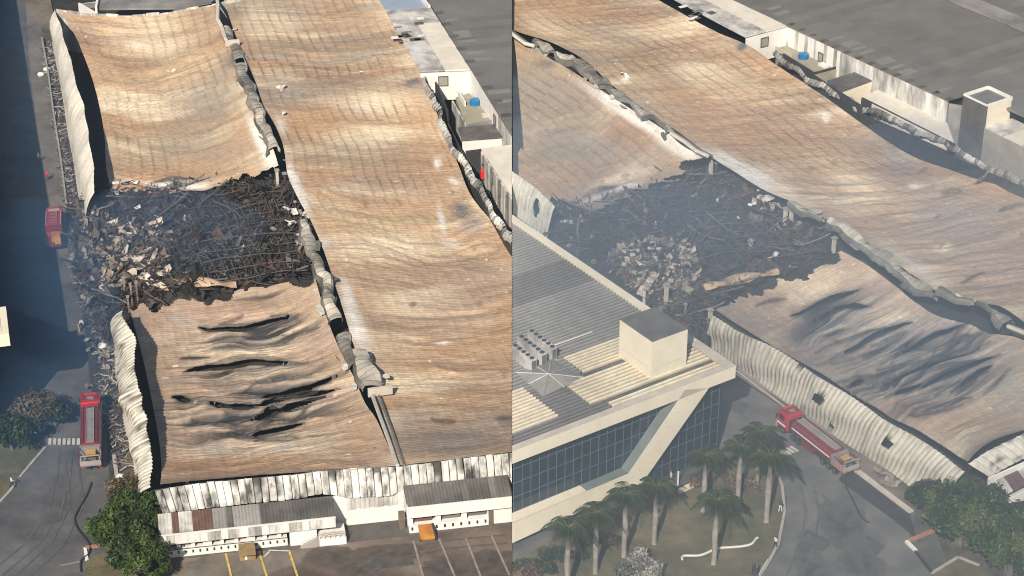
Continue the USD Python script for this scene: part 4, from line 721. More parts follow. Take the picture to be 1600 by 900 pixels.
for i in range(12): obj('roof_patch', MB().cbox(P(625 + r.uniform(-5, 35), 25 + r.uniform(0, 40), 9.08), (r.uniform(.8, 2.2), r.uniform(.5, 1.4), .06), LU, LV), ['dark_sheet', 'rust_sheet', 'grey_sheet', 'white_paint'][i % 4], AX, -1)
obj('blue_roof', MB().slab(PS([(570, -40), (640, -44), (668, 11), (602, 15)], 8.7), .3), 'blue_roof', AX, -1); obj('parapet', MB().wall(P(652, -12, 9), P(671, 12, 9), 8, 9.4, .5), 'white_paint', AX, -1)
obj('end_wall', MB().wall(P(657, 112, 9), P(735, 109, 9), 3.4, 8.7, .3), 'white_paint', AX, -1)
def window(parent, c, ex, ey, w, h, side_):
    f = obj('window', MB().cbox(c + UP * (h / 2 + .08), (w + .3, .14, .16), ex, ey).cbox(c - UP * (h / 2 + .08), (w + .3, .14, .16), ex, ey).cbox(c + ex * (w / 2 + .08), (.16, .14, h), ex, ey).cbox(c - ex * (w / 2 + .08), (.16, .14, h), ex, ey), 'dark_sheet', parent, side_)
    obj('pane', MB().cbox(c, (w, .05, h), ex, ey), 'terrace_floor', f, side_)
pa, pb = P(657, 112, 9), P(735, 109, 9); ex = (pb - pa) / np.linalg.norm(pb - pa)
wp = pa + ex * np.linalg.norm(pb - pa) * .45 - UP * 1.9 - np.cross(ex, UP) * 0 + np.array([ex[1], -ex[0], 0]) * .22
window(AX, wp, ex, np.array([ex[1], -ex[0], 0]), 1.5, 1.6, -1)
TR1 = thing('roof_terrace', 'walled flat roof with a round blue tank lid, left place', 'terrace', P(735, 175, 0))
obj('floor', MB().slab(PS([(712, 152), (733, 145), (770, 188), (728, 197)], 5.0), 4.9), 'terrace_floor', TR1, -1)
obj('parapet', MB().wall(P(707, 158, 5.3), P(728, 195, 5.3), 0, 5.4, .3), 'white_soot', TR1, -1); obj('parapet', MB().wall(P(728, 196, 5.2), P(770, 188, 5.2), 0, 5.3, .3), 'grey_sheet', TR1, -1)
obj('low_wall', MB().wall(P(716, 140, 6), P(727, 158, 6), 5, 5.9, .25), 'white_paint', TR1, -1); obj('step', MB().cbox(P(760, 180, 5.2), (1.6, 1, .5), LU, LV), 'cream_top', TR1, -1)
def tank(px, py, z, sd, label):
    c = P(px, py, z); t = thing('water_tank', label, 'water tank', c)
    m = trimesh.creation.cylinder(radius=.95, height=.9, sections=24); m.apply_translation(c + UP * .45); obj('barrel', MB().mesh(m), 'blue_plastic', t, sd, smooth=40)
    m = trimesh.creation.cone(radius=1.0, height=.25, sections=24); m.apply_translation(c + UP * .9); obj('lid', MB().mesh(m), 'lid_blue', t, sd)
tank(742, 163, 5.0, -1, 'round blue water tank on the walled flat roof, left place')
SR = thing('dark_roof_hut', 'small hut with flat dark roof below the blue tank, left place', 'hut', P(755, 220, 0))
obj('roof', MB().slab(PS([(716, 199), (780, 193), (796, 212), (722, 218)], 5.2), .3), 'dark_sheet', SR, -1); obj('wall', MB().wall(P(722, 219, 4.9), P(800, 212, 4.9), 0, 4.85, .3), 'white_paint', SR, -1)
GW = thing('grey_warehouse', 'grey flat-roofed warehouse with white ribbed side wall, left place', 'warehouse', P(735, 110, 9) * [1, 1, 0])
e0, e1 = P(735, 107, 9.1), P(675, 10, 9.1); dv = (e1 - e0) / np.linalg.norm(e1 - e0); grf = xpart('roof', GW)
for i in range(-40, 45):
    o = e0 + dv * i * 2.6; obj('roof_strip', MB().slab([o, o + LU * 70, o + LU * 70 + dv * 2.58, o + dv * 2.58] + UP * .015 * (i % 2), .3), ['grey_roof', 'grey_roof_new', 'grey_roof_old', 'grey_roof'][(i * i + i // 3) % 4], grf, -1)
for (x, y, l_, w_) in ((722, 53, 3, 3.2), (730, 64, 3.4, .9), (742, 82, 3.2, .9), (752, 92, 3.6, 1.2), (780, 143, 4, 1.6), (790, 158, 3, 1), (705, 31, 2.4, .8)):
    obj('roof_patch', MB().cbox(P(x, y, 9.12), (l_, w_, .05), LU, LV), 'grey_patch', GW, -1)
pa, pb = P(735, 109, 9), P(860, 288, 9); n = 40
for i in range(n):
    s0, s1 = pa + (pb - pa) * i / n, pa + (pb - pa) * (i + .93) / n; obj('wall_sheet', MB().wall(s0, s1, 0, 8.9 + .0 * i, .18), 'white_soot' if i > 14 else 'white_paint', GW, -1)
obj('wall_back', MB().wall(pa + LU * .15, pb + LU * .15, 0, 8.8, .1), 'dark_sheet', GW, -1)
c = pa + (pb - pa) * .34 - LU * .2; c[2] = 6.4; ww = (pb - pa) / np.linalg.norm(pb - pa); window(GW, c, ww, LU, 1.0, 1.5, -1)
for i in range(10):
    p = poly_interp(PS([(678, 20), (733, 106), (798, 203)], 9.2), np.array([i / 9]))[0]; obj('edge_stain', MB().cbox(p + LU * .9, (1.8, 1.2, .05), LU, LV), 'dark_sheet', GW, -1)
WB = thing('white_outbuilding', 'white flat-roofed outbuilding with sooty ribbed wall and narrow windows, left place', 'building', P(760, 270, 0))
obj('roof', MB().slab(PS([(752, 232), (800, 226), (870, 300), (802, 310)], 6.0), .3), 'terrace_pale', WB, -1)
pa, pb = P(752, 234, 6), P(803, 312, 6); n = 16
for i in range(n):
    obj('wall_sheet', MB().wall(pa + (pb - pa) * i / n - LU * (.05 * (i % 2)), pa + (pb - pa) * (i + .92) / n - LU * (.05 * (i % 2)), 0, 5.65, .2), ['white_soot', 'grey_sheet', 'white_soot', 'annex_roof'][i % 4], WB, -1)
for s in (.38, .62, .85):
    c = pa + (pb - pa) * s - LU * .25; c[2] = 4.2; window(WB, c, (pb - pa) / np.linalg.norm(pb - pa), LU, .6, 1.9, -1)
obj('front_wall', MB().wall(P(728, 236, 5.5), P(752, 233, 5.5), 0, 5.5, .25), 'soot_dark', WB, -1)
CY = thing('gas_bottle', 'red gas bottle in the gap beside the white outbuilding, left place', 'gas bottle', P(755, 284, 0)); m = trimesh.creation.capsule(height=1.2, radius=.4, count=[10, 14]); m.apply_translation(P(754, 272, 2.4)); obj('bottle', MB().mesh(m), 'helmet_red', CY, -1); obj('valve', MB().cbox(P(754, 272, 2.4) + UP * 1.7, (.2, .2, .3)), 'dark_steel', CY, -1); obj('stand', MB().cbox(P(754, 272, 1.0), (1.2, 1.2, 2.0)), 'soot_dark', CY, -1)
# the office building left of the left place's road: only its corner comes into the picture
OB = thing('office_block', 'white corner of an office block at the left edge, its shadow over the road', 'office building', P(10, 640, 0))
hz_ = 17.0; S0 = P(139, 562) - np.array([to_sun[0] * -1, to_sun[1] * -1, 0]) / math.tan(SUN_EL) / math.cos(SUN_EL) * hz_; S0[2] = 0
cor = S0
obj('wall', MB().obox(cor - LU * 2.8 + LV * 1.2, -LU * 40, LV * 190, UP * (hz_ - 1.2)), 'glass_dark', OB, -1); obj('roof', MB().obox(cor - LU * 2.6 + LV * .3 + UP * (hz_ - 1.0), -LU * 40, LV * 190, UP * .5), 'office_sheet', OB, -1)
obj('fascia', MB().obox(cor + UP * (hz_ - 1.9), -LU * 41, LV * .9, UP * 1.9).obox(cor - LU * 2.2 + LV * 7 + UP * (hz_ - 1.9), -LU * .9, LV * 190, UP * 1.9).obox(cor + LV * .9 + UP * (hz_ - 1.9), -LU * .9, LV * 6.5, UP * 1.9), 'cream_paint', OB, -1); obj('corner_slab', MB().obox(cor + LV * .95 - LU * .95 + UP * (hz_ - .4), -LU * 2.6, LV * 8, UP * .38), 'white_paint', OB, -1)

# ------------------------------------------------------------------ right place: the burnt warehouse
B2 = thing('burnt_warehouse', 'burnt warehouse seen slantwise in the right half behind the glass office, rusted sagging roof', 'warehouse', P(1505, 735, 8) * [1, 1, 0])
fl = [(1505, 735), (1100, 480), (800, 275), (500, 60), (500, -60), (1050, -60), (1700, 330), (1900, 640)]
w = np.array([P(x, y, 8) for x, y in fl]); w[:, 2] = .06
obj('burnt_floor', MB().add(w, [[0, i, i + 1] for i in range(1, len(w) - 1)]), 'char', B2, 1)
side = xpart('side_wall', B2)
base_at = lambda pts: PS([(x, y, 0.6) for x, y in pts])
side_wall(side, 1, PS([(1509, 736, 8), (1469, 707, 8), (1420, 676, 8), (1340, 626, 8), (1287, 591, 8), (1252, 568, 8), (1200, 538, 8), (1150, 514, 8), (1114, 492, 7.6)]), base_at([(1470, 790), (1420, 757), (1380, 730), (1300, 676), (1248, 640), (1200, 606), (1165, 582), (1135, 562), (1112, 546)]), 62, 81, .35, .5, (.68, .64, .55), rib_=.16, gaps=((1280, 622, 9, 10), (1386, 692, 8, 11), (1252, 572, 6, 7), (1298, 672, 4, 14)))
side_wall(side, 1, PS([(868, 322, 7.4), (840, 296, 8), (800, 268, 8), (720, 215, 8)]), base_at([(855, 372), (825, 350), (790, 326), (715, 275)]), 26, 82, .25, .3, (.78, .75, .65), rib_=.07, gaps=((838, 325, 5, 13),))
obj('plinth', MB().wall(P(1428, 762, 0), P(1296, 677, 0), 0, .9, .35).wall(P(1296, 677, 0), P(1150, 575, 0), 0, .9, .35), 'concrete', B2, 1)
front = xpart('front_wall', B2)
ft2 = PS([(1512, 724), (1540, 705), (1570, 690), (1600, 676), (1700, 640)], 8.0); fb2 = PS([(1545, 745), (1565, 733), (1590, 720), (1620, 706), (1720, 668)], 5.0); r = rng(14)
for i in range(16):
    s0, s1 = i / 16, (i + .97) / 16; t0, t1, b0, b1 = (poly_interp(q, np.array([s]))[0] for q, s in ((ft2, s0), (ft2, s1), (fb2, s0), (fb2, s1)))
    k = np.linspace(0, 1, 7); g = np.array([[b0 + (b1 - b0) * wj + (t0 + (t1 - t0) * wj - b0 - (b1 - b0) * wj) * x - RV * (.14 * (0 < j < 3) + .3 * math.sin(3.1 * x)) for j, wj in enumerate((0, .15, .85, 1))] for x in k])
    nz = noise(g * 1.1, 5)[..., None]; obj('wall_panel', MB().grid(g, np.array([.7, .67, .6]) * (1 - .8 * np.clip((nz - .55) * 4, 0, 1))), 'painted_wall', front, 1, smooth=True)
obj('lower_wall', MB().wall(P(1545, 747, 4.9), P(1720, 669, 4.9), 0, 4.9, .3), 'white_paint', front, 1)
DK2 = thing('loading_dock', 'loading dock with pale lean-to roof and white fascia at the right edge beside the trees', 'loading dock', P(1580, 800, 0))
q = PS([(1556, 746), (1640, 708), (1660, 728), (1572, 772)], 4.2)
for i in range(8):
    f = lambda s, t: (q[0] + (q[1] - q[0]) * s) * (1 - t) + (q[3] + (q[2] - q[3]) * s) * t
    obj('roof_sheet', MB().slab([f(i / 8, 0), f((i + .97) / 8, 0), f((i + .97) / 8, 1), f(i / 8, 1)], .12), ['annex_roof', 'rust_sheet', 'rust_sheet', 'annex_roof', 'terrace_pale', 'annex_roof', 'rust_sheet', 'annex_roof'][i], DK2, 1)
obj('fascia', MB().wall(P(1553, 792, 3.8), P(1670, 736, 3.8), 2.6, 4.0, .2), 'white_paint', DK2, 1); obj('platform', MB().wall(P(1553, 810, .6), P(1670, 752, .6), 0, 1.1, 2.0), 'white_paint', DK2, 1); obj('back_wall', MB().wall(P(1560, 795, 2), P(1670, 742, 2), 1.1, 2.7, .2), 'soot_dark', DK2, 1)
for i in range(6):
    p = P(1555 + i * 14, 800 - i * 6.7, 1.4); obj('bumper', MB().cbox(p * [1, 1, 0] - RV * 1.0 + UP * .7, (.2, .2, .4), RU, RV), 'dark_steel', DK2, 1)
roofR = xpart('roof', B2)
ridA2 = [(1104, 246, 5.7), (1070, 230, 6.0), (1040, 205, 6.3), (985, 170, 6.8), (935, 138, 7.1), (885, 106, 7.4), (835, 78, 7.6), (780, 48, 7.8), (720, 10, 8)]
A2p = [(870, 150, 90, 60, 25, (.37, .30, .22), .75), (830, 120, 40, 50, 0, (.40, .33, .26), .7), (930, 305, 70, 14, -10, ORANGE, .9), (860, 295, 40, 16, 20, (.5, .32, .2), .7), (945, 303, 40, 5, -18, WHITE, 1.1), (975, 292, 25, 5, -15, WHITE, 1), (990, 181, 75, 9, 32, WHITE, 1.6), (1055, 226, 38, 12, 36, WHITE, 1.7), (1040, 250, 50, 20, 20, (.5, .33, .19), .7), (900, 235, 70, 25, 10, (.36, .29, .21), .6), (852, 100, 14, 8, 0, SOOT * 4, .6)]
roof_bay(roofR, 1, [(905, 332, 2.2), (868, 320, 2.2), (832, 292, 2.2), (800, 268, 2.4), (740, 228, 3), (680, 185, 4), (600, 135, 6)], ridA2, [(940, 326, 2.4), (1000, 303, 2.8), (1050, 283, 3.6), (1085, 262, 4.6)], [(640, 90, 7), (680, 50, 8)], 51, A2p,
         [(912, 308, 966, 289, 5), (940, 314, 985, 296, 4), (930, 306, 950, 300, 3), (996, 260, 1014, 256, 3), (970, 276, 986, 270, 3), (878, 300, 890, 304, 4), (905, 298, 915, 294, 3), (870, 317, 880, 320, 3), (920, 270, 928, 271, 2), (936, 282, 946, 281, 3)], [(940, 300, 70, 18, -15, .3), (880, 180, 60, 40, 0, .2)], sag=1.1, ragged='near')
ridB2 = [(1312, 392, 4.8), (1345, 408, 4.6), (1390, 440, 4.4), (1435, 475, 4.2), (1470, 496, 4.0), (1510, 505, 4.2), (1545, 520, 4.4), (1590, 528, 4.8), (1680, 590, 7), (1730, 640, 8)]
B2p = [(1300, 540, 70, 30, -25, (.42, .33, .27), .7), (1310, 503, 50, 7, -15, SOOT * 6, .8), (1360, 460, 40, 20, 20, (.44, .35, .28), .7), (1430, 540, 90, 40, -20, (.35, .31, .28), .9), (1480, 590, 70, 30, -25, (.38, .34, .30), .8), (1400, 640, 80, 16, -5, (.48, .33, .24), .8), (1480, 660, 80, 20, -10, (.46, .32, .23), .8), (1180, 480, 40, 20, -20, (.45, .33, .25), .8), (1240, 560, 50, 20, 20, (.42, .31, .25), .7), (1580, 600, 30, 60, 0, (.46, .4, .33), .8), (1375, 600, 60, 7, -20, SOOT * 5, .6), (1340, 490, 30, 20, -40, (.4, .34, .29), .6)]
B2s = [(1236, 497, 1350, 450, 11), (1260, 508, 1365, 484, 13), (1296, 562, 1428, 502, 11), (1360, 540, 1420, 520, 5), (1375, 578, 1512, 503, 9), (1378, 604, 1548, 536, 9), (1368, 590, 1440, 566, 5), (1436, 614, 1565, 556, 11), (1380, 623, 1445, 604, 6), (1484, 613, 1553, 572, 9), (1320, 602, 1352, 597, 8), (1330, 600, 1420, 590, 4), (1470, 560, 1540, 520, 5), (1535, 618, 1580, 576, 4), (1390, 555, 1440, 535, 4), (1440, 645, 1520, 622, 3), (1290, 528, 1320, 515, 3), (1180, 482, 1230, 470, 4), (1420, 590, 1460, 575, 5), (1290, 535, 1310, 538, 4)]
roof_bay(roofR, 1, [(1512, 722, 7.9), (1490, 708, 5.8), (1450, 682, 4.2), (1400, 655, 3.6), (1340, 620, 3.4), (1290, 588, 3.3), (1220, 548, 3.3), (1160, 512, 3.4), (1118, 484, 3.6)], ridB2[::-1], [(1545, 692, 8), (1600, 672, 8), (1670, 652, 8)], [(1150, 467, 2.6), (1200, 443, 2.2), (1250, 424, 2.8), (1285, 407, 3.8)], 52, B2p, B2s,
         [(1440, 570, 120, 60, -25, .5), (1310, 500, 80, 30, -20, .36), (1450, 660, 90, 20, 0, .26)], base=(PINK, TAN, BROWN * 1.2), sag=1.5, grid_=.12, dv=.1, ragged='far', soot=[(1440, 575, 120, 50, -24, 1), (1310, 500, 80, 24, -20, 1), (1370, 535, 90, 22, -22, .9), (1345, 600, 50, 14, -5, .6), (1500, 610, 80, 20, -25, .6)])
C2p = [(900, 50, 50, 25, 20, (.56, .40, .24), .7), (850, 40, 40, 20, 20, CREAM, .6), (1000, 30, 60, 18, 15, ORANGE * .9, .7), (975, 62, 110, 14, 14, (.37, .30, .23), .85), (1050, 95, 80, 14, 20, BROWN * 1.2, .6), (1105, 120, 60, 20, 15, CREAM, .9), (1150, 145, 60, 16, 20, (.58, .42, .27), .8), (1160, 72, 10, 6, -30, SOOT * 5, 1), (1290, 185, 8, 6, 40, WHITE, 1.1), (1280, 178, 8, 3, 20, WHITE, .6), (1250, 205, 110, 30, 20, (.43, .30, .22), .7), (1150, 261, 48, 11, 30, WHITE, 1.6), (1200, 290, 42, 11, 28, WHITE, 1.6), (1225, 300, 25, 12, 25, CREAM, 1.2), (1420, 408, 60, 10, 35, WHITE, .8), (1115, 200, 70, 30, 30, (.5, .32, .2), .6), (1335, 283, 50, 18, 10, CREAM, .8), (1330, 325, 40, 16, 0, CREAM * .9, .7), (1400, 245, 30, 14, 20, (.42, .36, .3), .7), (1410, 262, 25, 12, 15, (.3, .27, .25), .6), (1430, 300, 60, 12, 10, (.45, .33, .25), .7), (1430, 290, 10, 5, 0, WHITE, .9), (1500, 340, 90, 40, 10, (.40, .32, .27), .85), (1420, 390, 70, 30, 20, (.48, .36, .27), .7), (1560, 420, 80, 40, 15, (.44, .34, .27), .8), (1475, 388, 14, 7, 0, CREAM, .8), (1400, 440, 8, 20, -40, (.65, .6, .5), .8), (977, 124, 7, 3, -10, WHITE, 1.1), (1240, 260, 60, 20, 20, (.46, .33, .24), .5)]
C2s = [(1257, 268, 1272, 264, 4), (1298, 253, 1312, 249, 4), (1346, 348, 1358, 345, 2.5), (1460, 339, 1474, 333, 4), (1466, 390, 1480, 380, 4), (1552, 367, 1566, 361, 4), (1590, 368, 1602, 360, 5), (1447, 294, 1464, 288, 4), (1470, 300, 1504, 297, 4), (1430, 272, 1450, 262, 4), (1320, 202, 1338, 207, 4), (1472, 305, 1484, 300, 4), (1560, 330, 1600, 318, 3), (1500, 440, 1540, 425, 2)]
ridC2 = [(1730, 636, 8), (1680, 580, 7), (1600, 503, 5), (1560, 478, 4.4), (1510, 470, 4.2), (1470, 458, 4.2), (1430, 432, 4.4), (1380, 398, 4.4), (1335, 365, 4.4), (1290, 342, 4.6), (1240, 316, 5), (1200, 300, 5.2), (1150, 270, 5.5), (1112, 246, 5.9), (1068, 212, 6.3), (1020, 180, 6.7), (960, 136, 7.1), (910, 92, 7.4), (860, 66, 7.6), (805, 48, 7.8), (740, 0, 8), (660, -60, 8)]
eavC2 = [(1960, 540, 8), (1860, 440, 5), (1760, 370, 3), (1680, 330, 2.6), (1600, 298, 2.4), (1540, 284, 2.6), (1480, 264, 3), (1430, 246, 3.4), (1385, 220, 3.8), (1345, 192, 4.4), (1305, 163, 5.2), (1260, 132, 6.2), (1215, 103, 7.2), (1170, 72, 8.0), (1120, 50, 8.4), (1050, 12, 8.5), (980, -28, 8.5), (900, -70, 8.5)]
roof_bay(roofR, 1, ridC2, eavC2, [(1800, 610, 8), (1880, 575, 8)], [(760, -68, 8), (830, -70, 8)], 53, C2p, C2s, [(1350, 310, 100, 30, 15, .26), (1500, 400, 150, 60, 15, .24), (1000, 70, 100, 40, 15, .12), (1200, 200, 100, 40, 15, .14)], sag=1.0, grid_=.5, vmin=.3)
rv2 = xpart('ridge_vent', B2)
monitor(rv2, 1, [(838, 70, 7.6), (870, 84, 7.5), (905, 104, 7.3), (938, 132, 7.0), (970, 156, 6.8), (1000, 176, 6.5), (1030, 196, 6.3), (1052, 212, 6.1)], 35, 2.2)
monitor(rv2, 1, [(1236, 318, 5), (1256, 338, 4.8), (1285, 345, 4.8)], 36, 1.7)
monitor(rv2, 1, [(1296, 346, 4.9), (1322, 366, 4.8), (1350, 382, 4.7), (1384, 406, 4.5), (1412, 432, 4.3), (1440, 452, 4.2), (1460, 464, 4.2)], 37, 1.9)
monitor(rv2, 1, [(1462, 462, 4.2), (1490, 474, 4.2), (1515, 478, 4.3)], 38, 1.6)
monitor(rv2, 1, [(1528, 476, 4.6), (1552, 492, 4.6), (1574, 508, 4.8)], 39, 2.3)
for pts in ([(790, 45, 9), (806, 58, 8.8), (820, 68, 8.6), (835, 72, 8.6)], [(1048, 208, 6.6), (1070, 222, 6.6), (1088, 236, 6.6), (1106, 244, 6.8)], [(1575, 510, 5.4), (1600, 520, 6), (1660, 570, 7.6)]):
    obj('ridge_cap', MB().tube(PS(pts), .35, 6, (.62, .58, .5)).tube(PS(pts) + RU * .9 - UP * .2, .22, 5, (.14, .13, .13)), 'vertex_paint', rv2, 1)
par2 = xpart('parapet', B2)
parapet(par2, 1, [(1210, 88, 7), (1240, 108, 6), (1262, 124, 5.6), (1285, 134, 5.2), (1310, 150, 5.0), (1345, 168, 4.8), (1375, 180, 5), (1400, 188, 5), (1440, 212, 4.8), (1480, 226, 4.6), (1520, 250, 4.4), (1560, 270, 4.2), (1600, 290, 4.0)], 42, 90, .62, (.46, .44, .42))
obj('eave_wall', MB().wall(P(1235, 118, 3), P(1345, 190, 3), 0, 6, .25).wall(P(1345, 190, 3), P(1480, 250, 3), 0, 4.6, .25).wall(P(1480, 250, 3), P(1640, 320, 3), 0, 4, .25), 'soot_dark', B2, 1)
HR = [(868, 330), (905, 330), (940, 325), (1000, 302), (1060, 280), (1100, 252), (1150, 268), (1200, 300), (1240, 322), (1262, 345), (1308, 392), (1250, 424), (1200, 442), (1150, 466), (1112, 482), (1108, 530), (1060, 520), (1000, 470), (940, 430), (880, 385), (858, 366)]
hm, hp, hz = heap(HR, 1, 161, 1.8)
obj('burnt_rubble', hm, 'char', '/World', 1, kind='stuff', label='black charred rubble filling the collapsed part of the right roof')
obj('twisted_metal', litter(hp, hz, 3200, 162, .03, .08, .5, 3.2, 1.3, .55, ((.02, .02, .02), (.03, .03, .03), (.05, .045, .045), (.06, .045, .04), (.11, .10, .095), (.09, .045, .035))), 'vertex_paint', '/World', 1, kind='stuff', label='tangle of blackened bars and wires over the right rubble')
obj('charred_sheets', scraps(hp, hz, 1300, 165, .5, 2.8, DARKS), 'vertex_paint', '/World', 1, kind='stuff', label='charred crumpled sheets and stock covering the right rubble')
obj('fallen_beams', beams(hp, hz, 130, 166), 'vertex_paint', '/World', 1, kind='stuff', label='bent blackened beams lying across the right rubble')
pl_ = Polygon(np.array([P(x, y, 1) for x, y in [(950, 400), (1010, 372), (1075, 385), (1095, 430), (1085, 470), (1040, 490), (1000, 465), (960, 435)]])[:, :2])
obj('pale_debris', scraps(pl_, hz, 1500, 167, .2, 2.4, PALES, 1.2), 'vertex_paint', '/World', 1, kind='stuff', label='pale torn sheeting heaped behind the office roof in the right rubble')
r = rng(170)
crumpled('fallen_sheet', [(970 + r.uniform(0, 110), 385 + r.uniform(0, 75), r.uniform(.8, 2.0)) for _ in range(44)], 1, 'crumpled pale roof sheet in the heap behind the office roof, right place', 'pale sheets heaped in the right rubble', 171)
crumpled('fallen_sheet', [(868 + r.uniform(0, 52), 328 + r.uniform(0, 30), 1.0) for _ in range(12)], 1, 'white sheet under the torn roof edge, right place', 'white sheets under the torn right roof edge', 172, 'white_soot', (1., 2.6))
crumpled('fallen_sheet', [(880 + r.uniform(0, 80), 355 + r.uniform(0, 60), .7) for _ in range(14)], 1, 'grey scrap beside the office roof edge', 'grey scraps beside the office roof', 173, 'bleached_metal', (.8, 1.8))
crumpled('fallen_sheet', [(1170 + r.uniform(0, 60), 290 + r.uniform(0, 45), r.uniform(1.5, 3.)) for _ in range(14)], 1, 'bent white sheet at the broken ridge, right place', 'bent sheets at the broken right ridge', 174, 'white_soot', (1.2, 2.6))
crumpled('fallen_sheet', [(962, 336, 1.2), (1023, 378, 1.2), (1158, 345, 1.2), (1205, 408, 1.2), (1186, 315, 1.6), (1012, 165, 6.2), (1125, 316, 1.5)], 1, 'lone pale scrap on black ground, right place', 'lone pale scraps in the right place', 175, 'white_soot', (1.4, 2.2))
crumpled('fallen_sheet', [(1300 + r.uniform(0, 110), 690 + r.uniform(0, 80) * .8, .2) for _ in range(0)] + [(1378, 748, .3), (1390, 752, .3), (1400, 760, .3), (1370, 742, .3), (1385, 757, .3)], 1, 'torn grey sheet on the dirt verge, right place', 'torn sheets on the right verge', 176, 'bleached_metal', (.8, 1.8))
frame([(1060, 345), (1190, 330), (1285, 395), (1110, 425)], 1, 'blackened steel roof grid lying collapsed in the right rubble, right place', 11, 5)
frame([(1040, 530), (1090, 470), (1110, 485), (1100, 560)], 1, 'bare wall frame of rusty bars behind the office box', 5, 4, 3.0)
for i, (x, y, z0, h, mt) in enumerate(((1110, 276, 1.5, 3.6, 'cream_top'), (1118, 282, 1, 3.2, 'soot_dark'), (1235, 355, 1, 3, 'cream_top'), (1226, 352, 1, 3, 'cream_top'), (1302, 395, 1, 2.6, 'cream_top'), (1172, 392, .8, 1.8, 'cream_top'), (1040, 486, .5, 4.5, 'cream_top'), (1108, 525, .2, 4.4, 'cream_top'), (1070, 505, .2, 3.2, 'bleached_metal'), (1006, 480, .2, 3, 'white_paint'))):
    column(x, y, z0, h, 1, ['tall pale column at the broken ridge end, right place', 'sooty column beside the tall pale one, right place', 'pale post under the ridge beam, right place', 'second pale post under the ridge beam, right place', 'pale post at the near roof corner, right place', 'short pale column alone in the rubble, right place', 'tan column standing behind the office box', 'tan column at the end of the near side wall, right place', 'bent wall post between the tan columns, right place', 'thin white post behind the office roof edge'][i], mt, .5 if mt == 'cream_top' else .3)
# beyond the right warehouse
AX2 = thing('side_annex', 'pale patched annex roof beside the burnt roof at the top of the right half', 'building', P(1165, 70, 0))
m = PS([(985, -38), (1165, 57), (1229, 40), (1068, -40)], 9.0)
for i in range(8):
    for j in range(2):
        f = lambda s, t: (m[0] + (m[1] - m[0]) * t) * (1 - s) + (m[3] + (m[2] - m[3]) * t) * s
        s0, s1, t0, t1 = j / 2, (j + .99) / 2, i / 8, (i + .99) / 8
        obj('roof_panel', MB().slab(np.array([f(s0, t0), f(s1, t0), f(s1, t1), f(s0, t1)]) + UP * (.02 * ((i + j) % 2)), .3), 'annex_roof' if j == 0 else 'terrace_pale', AX2, 1)
r = rng(19)
for i in range(8): obj('roof_patch', MB().cbox(P(1065 + r.uniform(0, 60), 8 + r.uniform(0, 22), 9.08), (r.uniform(.8, 2.2), r.uniform(.5, 1.4), .06), RU, RV), ['dark_sheet', 'grey_sheet', 'white_paint'][i % 3], AX2, 1)
pa, pb = P(1166, 58, 9), P(1229, 41, 9); obj('end_wall', MB().wall(pa, pb, 3.4, 8.7, .3), 'white_paint', AX2, 1); ex = (pb - pa) / np.linalg.norm(pb - pa); window(AX2, pa + ex * np.linalg.norm(pb - pa) * .45 - UP * 1.9 + np.array([ex[1], -ex[0], 0]) * .22, ex, np.array([ex[1], -ex[0], 0]), 1.5, 1.6, 1)
TR2 = thing('roof_terrace', 'walled flat roof with a round blue tank lid, right place', 'terrace', P(1265, 110, 0))
obj('floor', MB().slab(PS([(1213, 76), (1228, 71), (1310, 108), (1272, 117)], 5.3), 5.2), 'terrace_floor', TR2, 1); obj('parapet', MB().wall(P(1224, 84, 5.6), P(1272, 114, 5.6), 0, 5.7, .3), 'soot_dark', TR2, 1); obj('parapet', MB().wall(P(1272, 114, 5.6), P(1310, 104, 5.6), 0, 5.7, .3), 'soot_dark', TR2, 1)
obj('low_wall', MB().wall(P(1212, 74, 6), P(1238, 86, 6), 5.3, 6.2, .25), 'cream_top', TR2, 1); obj('step', MB().cbox(P(1287, 102, 5.6), (1, 1.8, .5), RU, RV), 'white_paint', TR2, 1)
tank(1255, 91, 5.3, 1, 'round blue water tank on the walled flat roof, right place')
HT = thing('dark_roof_hut', 'small hut with flat dark roof and cream wall below the blue tank, right place', 'hut', P(1330, 150, 0))
obj('roof', MB().slab(PS([(1292, 126), (1340, 111), (1371, 122), (1315, 142)], 6.4), .3), 'dark_sheet', HT, 1); obj('wall', MB().wall(P(1315, 143, 6.1), P(1372, 123, 6.1), 0, 6.05, .3).wall(P(1292, 127, 6.1), P(1315, 143, 6.1), 0, 6.05, .3), 'cream_paint', HT, 1)
TP = thing('white_terrace', 'bright flat terrace between the sooty parapet and the ribbed white wall, right place', 'terrace', P(1420, 200, 0))
obj('floor', MB().slab(PS([(1345, 152), (1374, 139), (1480, 192), (1492, 226), (1440, 205)], 5.2), 5.1), 'terrace_pale', TP, 1); obj('parapet', MB().wall(P(1347, 153, 5.2), P(1492, 226, 5.2), 0, 5.3, .35), 'soot_dark', TP, 1)
GW2 = thing('grey_warehouse', 'grey flat-roofed warehouse with ribbed white side wall at the top of the right half', 'warehouse', P(1229, 41, 9) * [1, 1, 0])
e0, e1 = P(1480, 157, 9.1), P(1229, 39, 9.1); dv = (e1 - e0) / np.linalg.norm(e1 - e0); grf = xpart('roof', GW2); back = float((P(1545, 164, 9.1) - e0) @ RU)
for i in range(-30, 40):
    o = e0 + dv * i * 2.6 + (RU * (back + 1.5) if i < 0 else 0); obj('roof_strip', MB().slab([o, o + RU * 90, o + RU * 90 + dv * 2.58, o + dv * 2.58] + UP * .015 * (i % 2), .3), ['grey_roof', 'grey_roof_new', 'grey_roof_old', 'grey_roof'][(i * i + i // 3) % 4], grf, 1)
obj('ridge_strip', MB().slab(PS([(1440, -18), (1600, 48), (1700, 88), (1700, 66), (1600, 28), (1480, -22)], 9.5), .3), 'grey_sheet', GW2, 1)
